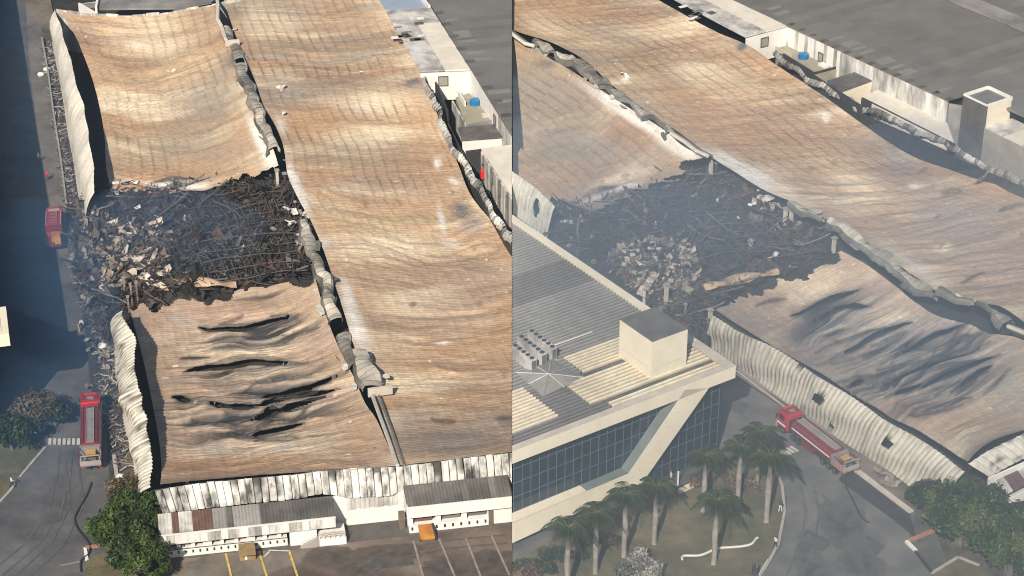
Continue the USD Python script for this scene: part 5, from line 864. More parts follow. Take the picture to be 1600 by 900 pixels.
for (x, y, l_, w_) in ((1308, 60, 3.6, 1), (1330, 68, 3.4, 2.4), (1343, 75, 3.2, 1), (1355, 81, 3.4, 1), (1383, 95, 3.4, 2.4), (1402, 104, 3.4, 1), (1418, 112, 3.2, 2), (1210, 12, 3, 1), (1222, 20, 3.4, 1.2), (1475, 140, 3.6, .8)):
    obj('roof_patch', MB().cbox(P(x, y, 9.12), (l_, w_, .05), RU, RV), 'grey_patch', GW2, 1)
for i in range(14):
    p = poly_interp(PS([(1232, 39), (1310, 79), (1478, 156)], 9.12), np.array([i / 13]))[0]; obj('edge_stain', MB().cbox(p + RU * .8, (1.4, 1.0, .05), RU, RV), 'dark_sheet', GW2, 1)
pa, pb = P(1229, 41, 9), P(1482, 159, 9); n = 48
for i in range(n):
    obj('wall_sheet', MB().wall(pa + (pb - pa) * i / n, pa + (pb - pa) * (i + .92) / n, 0, 8.9, .18), 'white_soot' if i > 16 or i % 3 == 0 else 'white_paint', GW2, 1)
obj('wall_back', MB().wall(pa + RU * .15, pb + RU * .15, 0, 8.8, .1), 'dark_sheet', GW2, 1)
c = pa + (pb - pa) * .235 - RU * .2; c[2] = 6.2; window(GW2, c, (pb - pa) / np.linalg.norm(pb - pa), RU, 1.0, 1.5, 1)
TW = thing('roof_tower', 'cream rooftop tower with grey top at the upper right, sooty on its left face', 'tower', P(1541, 215, 4) * [1, 1, 0])
c0 = P(1542, 165, 10.8); la = np.linalg.norm((P(1504, 148, 10.8) - c0)[:2]); lb = np.linalg.norm((P(1581, 152, 10.8) - c0)[:2]); c0[2] = 0
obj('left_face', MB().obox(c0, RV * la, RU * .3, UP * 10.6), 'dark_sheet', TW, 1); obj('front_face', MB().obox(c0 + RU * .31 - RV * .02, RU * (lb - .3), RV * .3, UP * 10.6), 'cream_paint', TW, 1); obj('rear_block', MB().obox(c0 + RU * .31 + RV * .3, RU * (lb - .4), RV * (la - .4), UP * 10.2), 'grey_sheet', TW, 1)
obj('rim', MB().obox(c0 + UP * 10.61, RV * la, RU * .3, UP * .25).obox(c0 + UP * 10.61 + RU * .3, RU * (lb - .3), RV * .3, UP * .25).obox(c0 + UP * 10.2 + RU * (lb - .09), RV * la, RU * .3, UP * .66).obox(c0 + UP * 10.2 + RV * (la - .1) + RU * .3, RU * (lb - .4), RV * .3, UP * .66), 'white_paint', TW, 1)
obj('top', MB().obox(c0 + UP * 10.22 + RV * .3 + RU * .32, RU * (lb - .5), RV * (la - .5), UP * .15), 'office_sheet_dark', TW, 1)
SB = thing('side_block', 'grey block with lower sheet roof right of the cream rooftop tower', 'building', P(1560, 250, 0))
e0 = P(1500, 222, 4.4); e0[2] = 0
pa = c0 - RV * .05 + RU * .12; obj('side_wall', MB().wall(pa, pa - RV * 26, 0, 6.6, .25), 'concrete', SB, 1); q = np.array([pa, pa + RU * (lb + .5), pa + RU * (lb + .5) - RV * 26, pa - RV * 26]) + UP * 6.75
for i in range(6):
    f = lambda s, t: (q[0] + (q[3] - q[0]) * s) * (1 - t) + (q[1] + (q[2] - q[1]) * s) * t
    obj('roof_sheet', MB().slab([f(i / 6, 0), f((i + .96) / 6, 0), f((i + .96) / 6, 1), f(i / 6, 1)], .15), 'terrace_pale' if i % 2 else 'annex_roof', SB, 1)
obj('end_wall', MB().wall(P(1478, 160, 8.5), P(1503, 180, 6.6), 0, 8.4, .3), 'grey_sheet', SB, 1); obj('pilaster', MB().wall(pa - RV * 3 - RU * .2, pa - RV * 3.7 - RU * .2, 0, 6.4, .2).wall(pa - RV * 9 - RU * .2, pa - RV * 9.7 - RU * .2, 0, 6.4, .2), 'concrete', SB, 1)
for i, (a_, b_) in enumerate((((1536, 281), (1544, 268)), ((1524, 287), (1536, 276)))):
    obj('leaning_beam', MB().cbox((P(*a_, 2.6) + P(*b_, 5)) / 2, (.4, .3, np.linalg.norm(P(*a_, 2.6) - P(*b_, 5))), RU, np.cross((P(*b_, 5) - P(*a_, 2.6)) / np.linalg.norm(P(*b_, 5) - P(*a_, 2.6)), RU), (P(*b_, 5) - P(*a_, 2.6)) / np.linalg.norm(P(*b_, 5) - P(*a_, 2.6))), 'bleached_metal', '/World', 1, label=['pale beam leaning on the sooty eave, upper right', 'dark shorter beam beside the pale leaning beam'][i], cat='beam')
for i, (pts, sd) in enumerate((([(1152, 151, 3.8), (1158, 161, 3.6)], 1), ([(1189, 150, 4.0), (1187, 163, 3.7), (1180, 172, 3.5), (1175, 170, 3.6)], 1), ([(593, 198, 3.8), (590, 207, 3.6)], -1), ([(624, 203, 4), (614, 214, 3.8), (604, 221, 3.6), (600, 219, 3.6)], -1))):
    obj('roof_flashing', MB().tube(PS(pts) + UP * .6, .2, 5), ['grey_sheet', 'dark_sheet'][i % 2], '/World', sd, label=['short bent grey flashing on the burnt roof, right place', 'hooked dark flashing on the burnt roof, right place', 'short bent grey flashing on the burnt roof, left place', 'hooked dark flashing on the burnt roof, left place'][i], cat='flashing')
for sp, lb in (((445, 140, 6.4), 'white crumpled scrap on the burnt roof, upper one of two, left place'), ((445, 182, 5.9), 'white crumpled scrap on the burnt roof, lower one of two, left place'), ((977, 124, 6.4), 'white crumpled scrap on the burnt roof right of the ridge vent, right place')):
    crumpled('roof_scrap', [sp], 0, lb, None, int(sp[0]), 'white_paint', (1.6, 2.4))

# ------------------------------------------------------------------ the glass office building
OZ = 15.0; OC = P(1150, 572, OZ)
OFC = thing('office_building', 'office building with dark glass front, cream ribbon fascia and ribbed roof', 'office building', OC * [1, 1, 0])
FX = -RU; oc = OC * [1, 1, 0]
def loc(px, py, z=14.4): d = P(px, py, z) - oc; return float(d @ FX), float(d @ RV)
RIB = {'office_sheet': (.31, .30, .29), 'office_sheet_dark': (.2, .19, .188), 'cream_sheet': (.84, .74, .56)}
def ribs(a0, a1, b0, b1, z, mt, period=.7, h=.3):
    n = max(1, int(round((b1 - b0) / period))); pr = (b1 - b0) / n; prof = []
    for i in range(n): prof += [(b0 + pr * (i + x), zz) for x, zz in ((0, 0), (.3, 0), (.42, h), (.68, h), (.8, 0))]
    prof.append((b1, 0)); aa = np.linspace(a0, a1, max(2, int((a1 - a0) / 1.5))); g = np.array([[oc + FX * a + RV * b + UP * (z + zz) for b, zz in prof] for a in aa]); k = np.array([1.0 if zz > .01 else .42 for b, zz in prof])[None, :, None] * (.55 + .9 * fbm(g * [.12, .12, .1], 3, 6))[..., None]; return MB().grid(g, np.clip(np.asarray(RIB.get(mt, (.3, .29, .27))) * k, 0, .85))  # valleys painted darker than ridges, standing in for shade between the ribs
rf = xpart('roof', OFC)
def zone(p0, p1, z, mt, **k):
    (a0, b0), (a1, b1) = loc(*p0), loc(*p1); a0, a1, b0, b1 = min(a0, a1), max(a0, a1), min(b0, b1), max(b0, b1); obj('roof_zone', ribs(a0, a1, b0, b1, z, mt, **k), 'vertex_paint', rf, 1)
ab = lambda *p: loc(*p)
aB, bB = ab(950, 534); aL, bL = ab(879, 560)
cuts_b = bB
# main field behind the cream sheets, laid as strips of sheet of slightly different age
b_edges = np.linspace(bB, 95, 12)
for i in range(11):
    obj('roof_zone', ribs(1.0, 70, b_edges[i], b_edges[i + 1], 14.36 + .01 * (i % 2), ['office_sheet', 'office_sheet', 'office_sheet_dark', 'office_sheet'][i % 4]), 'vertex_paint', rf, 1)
r = rng(3)
for i in range(16):
    b = bB + 3 + i * 2.3; a = r.uniform(8, 30); obj('bright_rib', MB().obox(oc + FX * a + RV * b + UP * 14.53, FX * r.uniform(5, 14), RV * .22, UP * .05), 'white_paint', rf, 1)
a1, b1 = ab(1015, 589); a2, b2 = ab(887, 607); a3, b3 = ab(914, 586)
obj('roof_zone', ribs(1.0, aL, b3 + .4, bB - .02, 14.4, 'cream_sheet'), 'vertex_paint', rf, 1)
obj('valley', MB().obox(oc + FX * 1.0 + RV * (b3 - .5) + UP * 14.3, FX * (aL - 1), RV * .9, UP * .05), 'dark_sheet', rf, 1)
bf = 2.6
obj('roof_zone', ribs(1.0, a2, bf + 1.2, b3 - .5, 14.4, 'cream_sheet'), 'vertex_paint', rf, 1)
obj('valley', MB().obox(oc + FX * 1.0 + RV * (bf + .4) + UP * 14.3, FX * (a2 - 1), RV * .8, UP * .05), 'dark_sheet', rf, 1)
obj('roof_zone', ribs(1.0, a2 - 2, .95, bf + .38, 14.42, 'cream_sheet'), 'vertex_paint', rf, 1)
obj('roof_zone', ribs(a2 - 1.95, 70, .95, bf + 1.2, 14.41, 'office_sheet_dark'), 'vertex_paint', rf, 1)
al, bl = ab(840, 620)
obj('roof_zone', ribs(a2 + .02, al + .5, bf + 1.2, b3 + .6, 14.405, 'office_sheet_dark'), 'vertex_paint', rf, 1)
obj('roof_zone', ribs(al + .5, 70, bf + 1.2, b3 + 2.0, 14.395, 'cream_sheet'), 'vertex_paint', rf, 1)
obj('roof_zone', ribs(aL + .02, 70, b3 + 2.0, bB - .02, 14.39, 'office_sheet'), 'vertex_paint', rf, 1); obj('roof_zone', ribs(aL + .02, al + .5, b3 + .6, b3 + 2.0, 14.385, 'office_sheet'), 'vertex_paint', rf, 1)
obj('under_roof', MB().obox(oc + FX * .9 + RV * .9 + UP * 13.6, FX * 70, RV * 95, UP * .5), 'office_sheet_dark', rf, 1)
# skylight pyramid
sk = obj('skylight', (lambda c, ap: MB().add([*c, ap], [[0, 1, 4], [1, 2, 4], [2, 3, 4], [3, 0, 4]]))(PS([(806, 582), (862, 559), (914, 590), (848, 620)], 14.62), P(857, 584, 16.0)), 'grey_sheet', OFC, 1)
for x, y in ((806, 582), (862, 559), (914, 590), (848, 620), (834, 570), (888, 574), (882, 605), (826, 600)): obj('rib', MB().tube([P(x, y, 14.7), P(857, 584, 16.1)], .08, 4), 'annex_roof' if x % 4 else 'concrete', sk, 1)
# fascia ribbon: along the roof edge, down the front, along the canopy
fo = OC + 0; fn = -RV
def on_front(px, py, off=0.0):
    o = OC - RV * off * -1; e = P(px, py, 0) - np.array([0, 0, H]); t = ((OC + RV * off - [0, 0, H]) @ RV) / (e @ RV); return np.array([0, 0, H]) + e * t
obj('fascia', MB().obox(oc + UP * 13.2, FX * 70, RV * .9, UP * 1.85), 'cream_paint', OFC, 1); obj('side_fascia', MB().obox(oc + UP * 13.2 + RV * .91, FX * .9, RV * 94, UP * 1.84), 'cream_paint', OFC, 1)
obj('fascia_cap', MB().obox(oc + UP * 15.055, FX * 70, RV * 1.0, UP * .06).obox(oc + UP * 15.055 + RV * 1.01, FX * 1.6, RV * 7, UP * .06), 'cream_top', OFC, 1)
def ribbon(pxs, d=1.55):
    f = np.array([on_front(x, y) for x, y in pxs]); b = f + RV * d; n = len(f); v = np.vstack([f, b]); idx = [[i, (i + 1) % n, n + (i + 1) % n, n + i] for i in range(n)]; return f, b, MB().add(v, np.array(idx))
up_l, up_r, lo_r, lo_l = (1071, 609), (1108, 606), (1004, 754), (982, 740)
def plate(pxs, o0, o1):
    f = np.array([on_front(x, y) for x, y in pxs]) + RV * o0; mb = MB(); n = len(f); b = f + RV * (o1 - o0); v = np.vstack([f, b]); fs = [[0, i, i + 1] for i in range(1, n - 1)] + [[n, n + i + 1, n + i] for i in range(1, n - 1)]
    for i in range(n): j = (i + 1) % n; fs += [[i, n + i, n + j], [i, n + j, j]]
    return mb.add(v, fs)
obj('diagonal_ribbon', plate([up_l, up_r, lo_r, lo_l], .0, 1.5), 'cream_paint', OFC, 1)
for k in range(6):
    s = (k + .5) / 6; c = on_front(up_l[0] + (lo_l[0] - up_l[0]) * s + 10, up_l[1] + (lo_l[1] - up_l[1]) * s + 2) - RV * .03; obj('ribbon_joint', MB().cbox(c, (.5, .05, .06), FX, RV), 'cream_top', OFC, 1)
obj('canopy_band', plate([lo_l, lo_r, (800, 849), (600, 945), (600, 905), (800, 815)], .0, 1.5), 'cream_paint', OFC, 1)
ea, eb, ec, ed = on_front(982, 739.5), on_front(600, 904.5), on_front(600, 904.5) + RV * 1.5, on_front(982, 739.5) + RV * 1.5
obj('canopy_ledge', MB().slab(np.array([ea, eb, ec, ed]) + UP * .08, .07), 'teal_ledge', OFC, 1)
g0, g1 = on_front(1070.5, 609), on_front(981.5, 740); nrm = np.cross(g1 - g0, RV); nrm /= np.linalg.norm(nrm); nrm = nrm if nrm @ FX > 0 else -nrm
obj('ribbon_reveal', MB().obox(g0 + nrm * .02, g1 - g0, RV * 1.5, nrm * .05), 'teal_ledge', OFC, 1)
# glass front
gl = xpart('glass_front', OFC); gz = np.linspace(.3, 13.15, 7); col_w = 1.32; og = oc + RV * 1.6 + FX * 1.2; r = rng(8)
for i in range(29):
    for j in range(6):
        ti = r.normal(0, .03); obj('pane', MB().obox(og + FX * (i * col_w + .05) + UP * (gz[j] + .05), FX * (col_w - .1) + RV * ti, RV * .06 + FX * 0, UP * (gz[j + 1] - gz[j] - .1) + RV * r.normal(0, .03)), 'glass_dark', gl, 1)
for i in range(30): obj('mullion', MB().obox(og + FX * (i * col_w - .035) - RV * .06, FX * .07, RV * .14, UP * 13.2), 'mullion', gl, 1)
for j in range(7): obj('transom', MB().obox(og + UP * (gz[j] - .04) - RV * .04, FX * 29 * col_w, RV * .1, UP * .08), 'mullion', gl, 1)
obj('side_glass', MB().obox(oc + FX * 1.2 + RV * 1.72, FX * .2, RV * 92, UP * 13.2), 'glass_dark', OFC, 1); obj('inner_wall', MB().obox(og + RV * .5, FX * 66, RV * .3, UP * 13.2), 'soot_dark', OFC, 1)
# box on the roof
bx = P(1017, 592, 14.5) * [1, 1, 0]; la = abs(np.dot(P(967, 556, 14.5) - P(1017, 592, 14.5), RV)); lb = abs(np.dot(P(1073, 572, 14.5) - P(1017, 592, 14.5), RU))
RBX = xpart('roof_box', OFC)
hb = 5.6
obj('left_wall', MB().obox(bx + UP * 14.4, RV * la, RU * .25, UP * hb), 'cream_paint', RBX, 1); obj('front_wall', MB().obox(bx + UP * 14.4 + RU * .25 - RV * .01, RU * (lb - .25), RV * .25, UP * hb), 'cream_paint', RBX, 1)
obj('far_walls', MB().obox(bx + UP * 14.4 + RU * (lb - .25) + RV * .25, RU * .25, RV * (la - .25), UP * hb).obox(bx + UP * 14.4 + RV * (la - .25) + RU * .26, RU * (lb - .52), RV * .25, UP * hb), 'cream_paint', RBX, 1)
obj('top', MB().obox(bx + UP * (14.4 + hb + .01) + RV * .05 + RU * .05, RU * (lb - .1), RV * (la - .1), UP * .14), 'office_sheet_dark', RBX, 1)
obj('groove', MB().obox(bx + UP * 15.9 - RV * .03 + RU * .8, RU * (lb - 1.6), RV * .04, UP * .06).obox(bx + UP * 15.9 - RU * .03 + RV * .8, RV * (la - 1.6), RU * .04, UP * .06), 'cream_top', RBX, 1)
def ac(px, py, row, j):
    c = P(px, py, 14.5); t = thing('air_conditioner', f'grey upright air conditioner on the office roof, {["back", "middle", "front"][row]} row, {ORD[j]} from the left', 'air conditioner', c, 'air conditioners on the office roof')
    obj('casing', MB().cbox(c + UP * 1.0, (.85, .9, 1.9), RU, RV), 'annex_roof', t, 1); obj('grille', MB().cbox(c + UP * 1.0 - RV * .47, (.65, .05, 1.5), RU, RV), 'dark_sheet', t, 1)
    m = trimesh.creation.cylinder(radius=.32, height=.12, sections=12); m.apply_translation(c + UP * 2.0); obj('fan', MB().mesh(m), 'dark_steel', t, 1); obj('foot', MB().cbox(c + UP * .05, (1.1, 1.1, .12), RU, RV), 'concrete', t, 1)
k = 0
for row in range(3):
    seen = 0
    for j in range(6):
        x, y = 831 + j * 6.4 - row * 16, 537 + j * 4.9 + row * 9
        if x > 803: ac(x, y, row, seen); seen += 1

# ------------------------------------------------------------------ trees
def leaf_cloud(centres, radii, n, size, seed, base_cols):
    """Many small leaf-sized quads spread through clumps."""
    r = rng(seed); k = len(centres); w = np.array(radii) ** 2; pick = r.choice(k, n, p=w / w.sum()); d = r.normal(size=(n, 3)); d /= np.linalg.norm(d, axis=1, keepdims=True)
    rad = np.array(radii)[pick] * (r.random(n) ** .4) * (.75 + .5 * r.random(n)); p = np.array(centres)[pick] + d * rad[:, None] * [1, 1, .8]
    nrm = d * .7 + r.normal(size=(n, 3)) * .6 + [0, 0, .5]; nrm /= np.linalg.norm(nrm, axis=1, keepdims=True); a = np.cross(nrm, r.normal(size=(n, 3))); a /= np.linalg.norm(a, axis=1, keepdims=True); b = np.cross(nrm, a)
    s = size * r.uniform(.6, 1.4, n)[:, None]; v = np.stack([p - a * s, p + b * s * .45, p + a * s, p - b * s * .45], 1).reshape(-1, 3)
    tone = np.array(base_cols)[r.choice(len(base_cols), k)][pick] * r.uniform(.7, 1.35, n)[:, None]
    f = np.arange(4 * n).reshape(n, 4); return MB().add(v, f, np.repeat(tone, 4, 0))
GREENS = [(.045, .075, .018), (.06, .095, .022), (.085, .115, .03), (.035, .06, .018), (.03, .05, .015)]
def tree(name, px, py, h, rad, seed, label, side_, n=5200, cols=GREENS, trunks=1, squash=.75, cat='tree', group=None):
    r = rng(seed); b = P(px, py, 0); t = thing(name, label, cat, b, group); tr = MB(); cen, rr = [], []
    top = b + UP * h * .5
    for q in range(trunks):
        o = np.array([r.normal(0, .5), r.normal(0, .5), 0]) * (trunks > 1); tr.tube(np.array([b + o, b + o * 1.6 + UP * h * .25 + r.normal(0, .15, 3), b + o * 2.2 + UP * h * .5]), [.26 * rad / 4, .2 * rad / 4, .14 * rad / 4], 7)
    for i in range(20):
        a = i * 2.4 + r.normal(0, .3); e = math.sqrt((i + .5) / 20) * rad * .82; z = h * (.42 + .48 * squash * (1 - (e / rad) ** 2) * r.uniform(.55, 1.1)); c = b + np.array([math.cos(a) * e, math.sin(a) * e, z]); cen.append(c); rr.append(rad * r.uniform(.2, .38))
        if i % 2 == 0: tr.tube(np.array([top - UP * h * .12, (top + c) / 2 + UP * .3, c]), [.1, .07, .03], 5)
    for i in range(7):
        c = b + np.array([r.normal(0, rad * .35), r.normal(0, rad * .35), h * .5]); cen.append(c); rr.append(rad * .3)
    obj('trunk', tr, 'bark', t, side_); obj('crown', leaf_cloud(cen, rr, n, .3, seed + 1, cols), 'foliage', t, side_)
DRY = [(.11, .085, .05), (.07, .06, .035), (.05, .06, .025), (.14, .11, .07)]
DK = [(.03, .05, .016), (.04, .062, .02), (.025, .04, .014)]
tree('tree', 192, 868, 8.0, 4.0, 201, 'leafy green tree, lower left, its crown nearest the hose', -1, 7000)
tree('tree', 214, 838, 7.6, 4.0, 202, 'leafy green tree against the wall corner, touching the dark one', -1, 6000)
tree('tree', 214, 905, 7.4, 3.9, 203, 'leafy green tree lowest in the clump by the warehouse corner', -1, 6500)
tree('tree', 204, 806, 6.8, 3.4, 204, 'brownish scorched tree at the foot of the white side wall', -1, 4200, DRY)
tree('tree', 240, 838, 6.4, 2.6, 205, 'dark scorched tree squeezed between the green crowns and the dock', -1, 3000, DK)
tree('shrub', 245, 905, 3.6, 2.2, 206, 'green shrub at the bottom edge beside the docks\' shadow', -1, 2000, cat='shrub')
tree('tree', 62, 668, 6.5, 3.4, 207, 'thin tree in the office shadow beside the zebra crossing, left place', -1, 1500, DRY)
tree('tree', 88, 668, 5.0, 2.4, 208, 'small dark tree next to the thin tree in the shadow, left place', -1, 1100, DK)
tree('tree', 20, 705, 6.0, 3.6, 209, 'dark leafy tree on the lawn at the left edge', -1, 2600, DK)
tree('tree', 1508, 852, 9.8, 6.2, 211, 'big leafy tree with several pale trunks in front of the right wall', 1, 11000, trunks=4)
tree('tree', 1576, 905, 8.2, 4.6, 212, 'leafy tree at the lower right corner with thin pale trunks', 1, 7000, trunks=3)
tree('tree', 1452, 806, 5.6, 3.2, 213, 'low dark green tree left of the big one, against the kerb', 1, 3600, DK)
tree('tree', 1600, 860, 8.0, 4.0, 214, 'leafy tree cut by the right edge of the picture', 1, 5000)
SILV = [(.30, .29, .24), (.2, .2, .17), (.38, .36, .3), (.13, .14, .12)]
b = P(1000, 905, 0); SHB = thing('shrub', 'round silvery grey shrub on the palm lawn at the bottom edge', 'shrub', b); r = rng(220)
cen = [b + np.array([math.cos(a) * e, math.sin(a) * e, z]) for a, e, z in zip(r.uniform(0, 6.28, 26), np.sqrt(r.random(26)) * 2.7, r.uniform(.8, 2.6, 26))]
obj('crown', leaf_cloud(cen, [1.0] * 26, 4200, .24, 221, SILV), 'foliage', SHB, 1); obj('stem', MB().tube([b, b + UP * 1.2], .12, 5).tube([b, b + [1, .4, 1.4]], .09, 5).tube([b, b + [-.9, .5, 1.3]], .09, 5), 'bark', SHB, 1)
b = P(1140, 762, 0); SHB = thing('shrub', 'dry reddish shrub between the palms in front of the glass, right place', 'shrub', b)
cen = [b + np.array([r.uniform(-5, 4), r.uniform(-1.5, 1.5), r.uniform(.5, 1.7)]) for _ in range(22)]
obj('crown', leaf_cloud(cen, [.8] * 22, 2200, .22, 223, [(.16, .12, .08), (.1, .085, .05), (.2, .12, .09)]), 'foliage', SHB, 1); obj('stem', MB().tube([b, b + UP], .1, 5).tube([b + [2, 0, 0], b + [2.2, 0, 1]], .08, 5).tube([b - [2.5, 0, 0], b + [-2.7, 0, 1]], .08, 5), 'bark', SHB, 1)
for i, (x, y) in enumerate(((830, 895), (880, 872), (935, 850))):
    b = P(x, y, 0); t = thing('shrub', ['dark low shrub at the foot of the ground-floor glass, by the seam', 'dark low shrub between the two leftmost palms and the glass', 'dark reddish low shrub behind the third palm'][i], 'shrub', b); cen = [b + np.array([r.uniform(-2.6, 2.6), r.uniform(-1, 1), r.uniform(.4, 1.4)]) for _ in range(14)]
    obj('crown', leaf_cloud(cen, [.8] * 14, 1300, .22, 230 + i, DK + [(.12, .06, .045)]), 'foliage', t, 1); obj('stem', MB().tube([b, b + UP], .1, 5).tube([b + [1, 0, 0], b + [1.2, 0, .9]], .08, 5), 'bark', t, 1)

# ------------------------------------------------------------------ palms
def palm_parts(t, seed, h):
    r = rng(seed); prof = [(0, .42), (.3, .34), (h * .3, .33), (h * .55, .40), (h * .8, .30), (h, .2)]; tr = MB().tube(np.array([[.05 * math.sin(z), 0, z] for z, _ in prof]), [q for _, q in prof], 10); obj('trunk', tr, 'palm_trunk', t)
    top = np.array([0, 0, h]); obj('crownshaft', MB().tube([top, top + [0, 0, .7], top + [0, 0, 1.3]], [.22, .2, .1], 8, (.09, .12, .04)), 'foliage', t)
    for i in range(17):
        a = i * 2.4; lift = [1.1, .75, .35][i % 3] + r.normal(0, .08); ln = r.uniform(2.9, 3.9); d = np.array([math.cos(a), math.sin(a), 0]); s = np.linspace(0, 1, 9)
        rach = top + [0, 0, 1.1] + d * (s * ln * math.cos(lift * .55))[:, None] + UP * (s * ln * math.sin(lift) - 1.9 * s ** 2.2 * ln * .5)[:, None]; x = np.cross(d, UP); mb = MB().tube(rach, np.linspace(.05, .015, 9), 4, (.12, .13, .05)); vs, cs = [], []
        for q in np.linspace(.12, 1, 26):
            p = np.array([np.interp(q, s, rach[:, k_]) for k_ in range(3)]); L = .85 * math.sin(math.pi * (q * .85 + .12)) + .12
            for sg in (-1, 1):
                e = p + x * sg * L + d * L * .45 - UP * L * (.45 + .25 * r.random()); wv = d * .055; vs += [p - wv, p + wv, e + wv * .3, e - wv * .3]; cs += [np.array((.034, .052, .018)) * r.uniform(.6, 1.5)] * 4
        mb.add(vs, np.arange(len(vs)).reshape(-1, 4), np.array(cs)); obj('frond', mb, 'foliage', t)
palms = [(1115, 882, 1.0, 'palm standing alone over the pale hose on the lawn, right place'), (1197, 816, 1.05, 'palm nearest the road kerb, right place'), (1022, 851, .92, 'palm whose trunk foot shows on open grass, fourth from the seam'), (975, 871, .98, 'palm third from the seam, thick pale trunk, in front of the canopy'), (930, 897, .95, 'palm second from the seam, its trunk cut by the bottom edge'), (886, 925, 1.0, 'palm nearest the seam, trunk leaving the bottom edge'), (1152, 790, .95, 'palm behind the one nearest the kerb, against the glass corner'), (1182, 762, .9, 'palm farthest back by the road bend, right place'), (1098, 800, .9, 'palm in front of the glass, between the ribbon and the kerb palm')]
for i, (x, y, s, lb) in enumerate(palms):
    b = P(x, y, 0)
    if i == 0: pal0 = thing('palm_tree', lb, 'palm', b, None, rotz=0); palm_parts(pal0, 300, 8.6)
    else: dup(pal0, b, i * 67, lb, None, 'palm', s)

# ------------------------------------------------------------------ vehicles
def wheel(parent, x, y, r_=.52, w_=.42):
    m = trimesh.creation.cylinder(radius=r_, height=w_, sections=20); m.apply_transform(trimesh.transformations.rotation_matrix(np.pi / 2, [0, 1, 0])); m.apply_translation([x, y, r_]); q = obj('wheel', MB().mesh(m), 'tyre', parent, smooth=40)
    m = trimesh.creation.cylinder(radius=r_ * .5, height=w_ + .04, sections=12); m.apply_transform(trimesh.transformations.rotation_matrix(np.pi / 2, [0, 1, 0])); m.apply_translation([x, y, r_]); obj('rim', MB().mesh(m), 'chrome', q)
def rbox(c, s, rad=.15):
    c, s = np.array(c, float), np.array(s, float) / 2 - rad; sp = m3.Manifold.sphere(rad, 10)
    h = m3.Manifold.batch_hull([sp.translate(tuple(c + s * [a, b, d])) for a in (-1, 1) for b in (-1, 1) for d in (-1, 1)]).to_mesh(); return MB().add(h.vert_properties[:, :3], h.tri_verts)
def tanker(t, pale=True):
    bx = lambda n, c, s, m, p=t: obj(n, MB().cbox(c, s), m, p)
    # front at +y; the origin under the middle
    cab = obj('cab', rbox((0, 6.3, 2.05), (2.7, 2.6, 2.7), .22), 'truck_red', t, smooth=35)
    obj('windscreen', MB().cbox((0, 7.62, 2.6), (2.3, .08, 1.0)), 'glass_dark', cab); bx('bumper', (0, 7.62, .8), (2.75, .35, .6), 'truck_pale')
    for sx in (-1, 1):
        d = obj('door', MB().cbox((sx * 1.36, 6.5, 1.75), (.06, 1.3, 1.7)), 'truck_red', t); obj('window', MB().cbox((sx * 1.375, 6.5, 2.6), (.06, 1.1, .75)), 'glass_dark', d); obj('stripe', MB().cbox((sx * 1.4, 6.5, 1.5), (.03, 1.9, .3)), 'white_paint', d); obj('handle', MB().cbox((sx * 1.42, 6.05, 1.95), (.05, .25, .06)), 'chrome', d)
        bx('mirror', (sx * 1.62, 7.35, 2.5), (.28, .14, .6), 'dark_steel'); obj('headlight', MB().cbox((sx * .98, 7.82, .85), (.42, .06, .26)), 'chrome', t); bx('mudguard', (sx * 1.22, 6.1, 1.1), (.5, 1.4, .12), 'dark_steel'); bx('step', (sx * 1.3, 7.1, .55), (.3, .6, .1), 'dark_steel')
    bx('roof_deflector', (0, 6.4, 3.45), (2.2, 1.5, .14), 'truck_red_dull'); bx('roof_hatch', (0, 6.0, 3.43), (.9, .7, .2), 'truck_grey'); bx('light_bar', (0, 6.95, 3.5), (1.7, .3, .22), 'helmet_red'); bx('grille', (0, 7.64, 1.5), (1.8, .06, .7), 'dark_steel')
    bx('cab_back', (0, 4.95, 1.8), (2.4, .2, 1.9), 'dark_steel'); bx('exhaust', (1.0, 4.75, 2.2), (.2, .2, 2.2), 'chrome')
    bx('frame', (-.45, -.4, .95), (.2, 14, .3), 'dark_steel'); bx('frame', (.45, -.4, .95), (.2, 14, .3), 'dark_steel')
    s = np.linspace(0, 2 * np.pi, 25); prof = np.stack([np.sign(np.cos(s)) * np.abs(np.cos(s)) ** .6 * 1.36, np.sign(np.sin(s)) * np.abs(np.sin(s)) ** .7 * .92 + 2.05], 1)
    g = np.array([[[x * k, y, 2.05 + (z - 2.05) * k] for x, z in prof] for y, k in ((-4.6, .0), (-4.6, .93), (-4.5, 1), (4.3, 1), (4.4, .93), (4.4, .0))]); tk = obj('tank', MB().grid(g, flip=True), 'truck_red_dull', t, smooth=True)
    for y in np.linspace(-4.2, 4.0, 7):
        obj('hoop', MB().grid(np.array([[[x * 1.012, y + dy, 2.05 + (z - 2.05) * 1.012] for x, z in prof] for dy in (-.05, .05)]), flip=True), 'truck_red', tk)
    bx('walkway', (0, -.1, 3.0), (.95, 8.6, .1), 'truck_grey')
    for sx in (-1, 1):
        bx('walkway_edge', (sx * .5, -.1, 3.1), (.07, 8.6, .16), 'truck_pale'); bx('side_rail', (sx * .95, -.1, 2.95), (.1, 8.6, .14), 'truck_red_dull'); bx('side_stripe', (sx * 1.375, -.1, 2.1), (.04, 8.5, .2), 'white_paint'); bx('hose_tray', (sx * 1.15, -2.2, 1.15), (.4, 1.6, .5), 'dark_steel'); bx('side_step', (sx * 1.25, 2.6, .6), (.35, 1.6, .08), 'dark_steel'); bx('grab_rail', (sx * 1.3, -.1, 2.75), (.05, 8.3, .06), 'chrome'); bx('locker', (sx * 1.1, .5, .95), (.55, 2.6, .7), 'truck_red_dull'); bx('side_guard', (sx * 1.32, -1.8, 1.02), (.06, 2.2, .3), 'dark_steel')
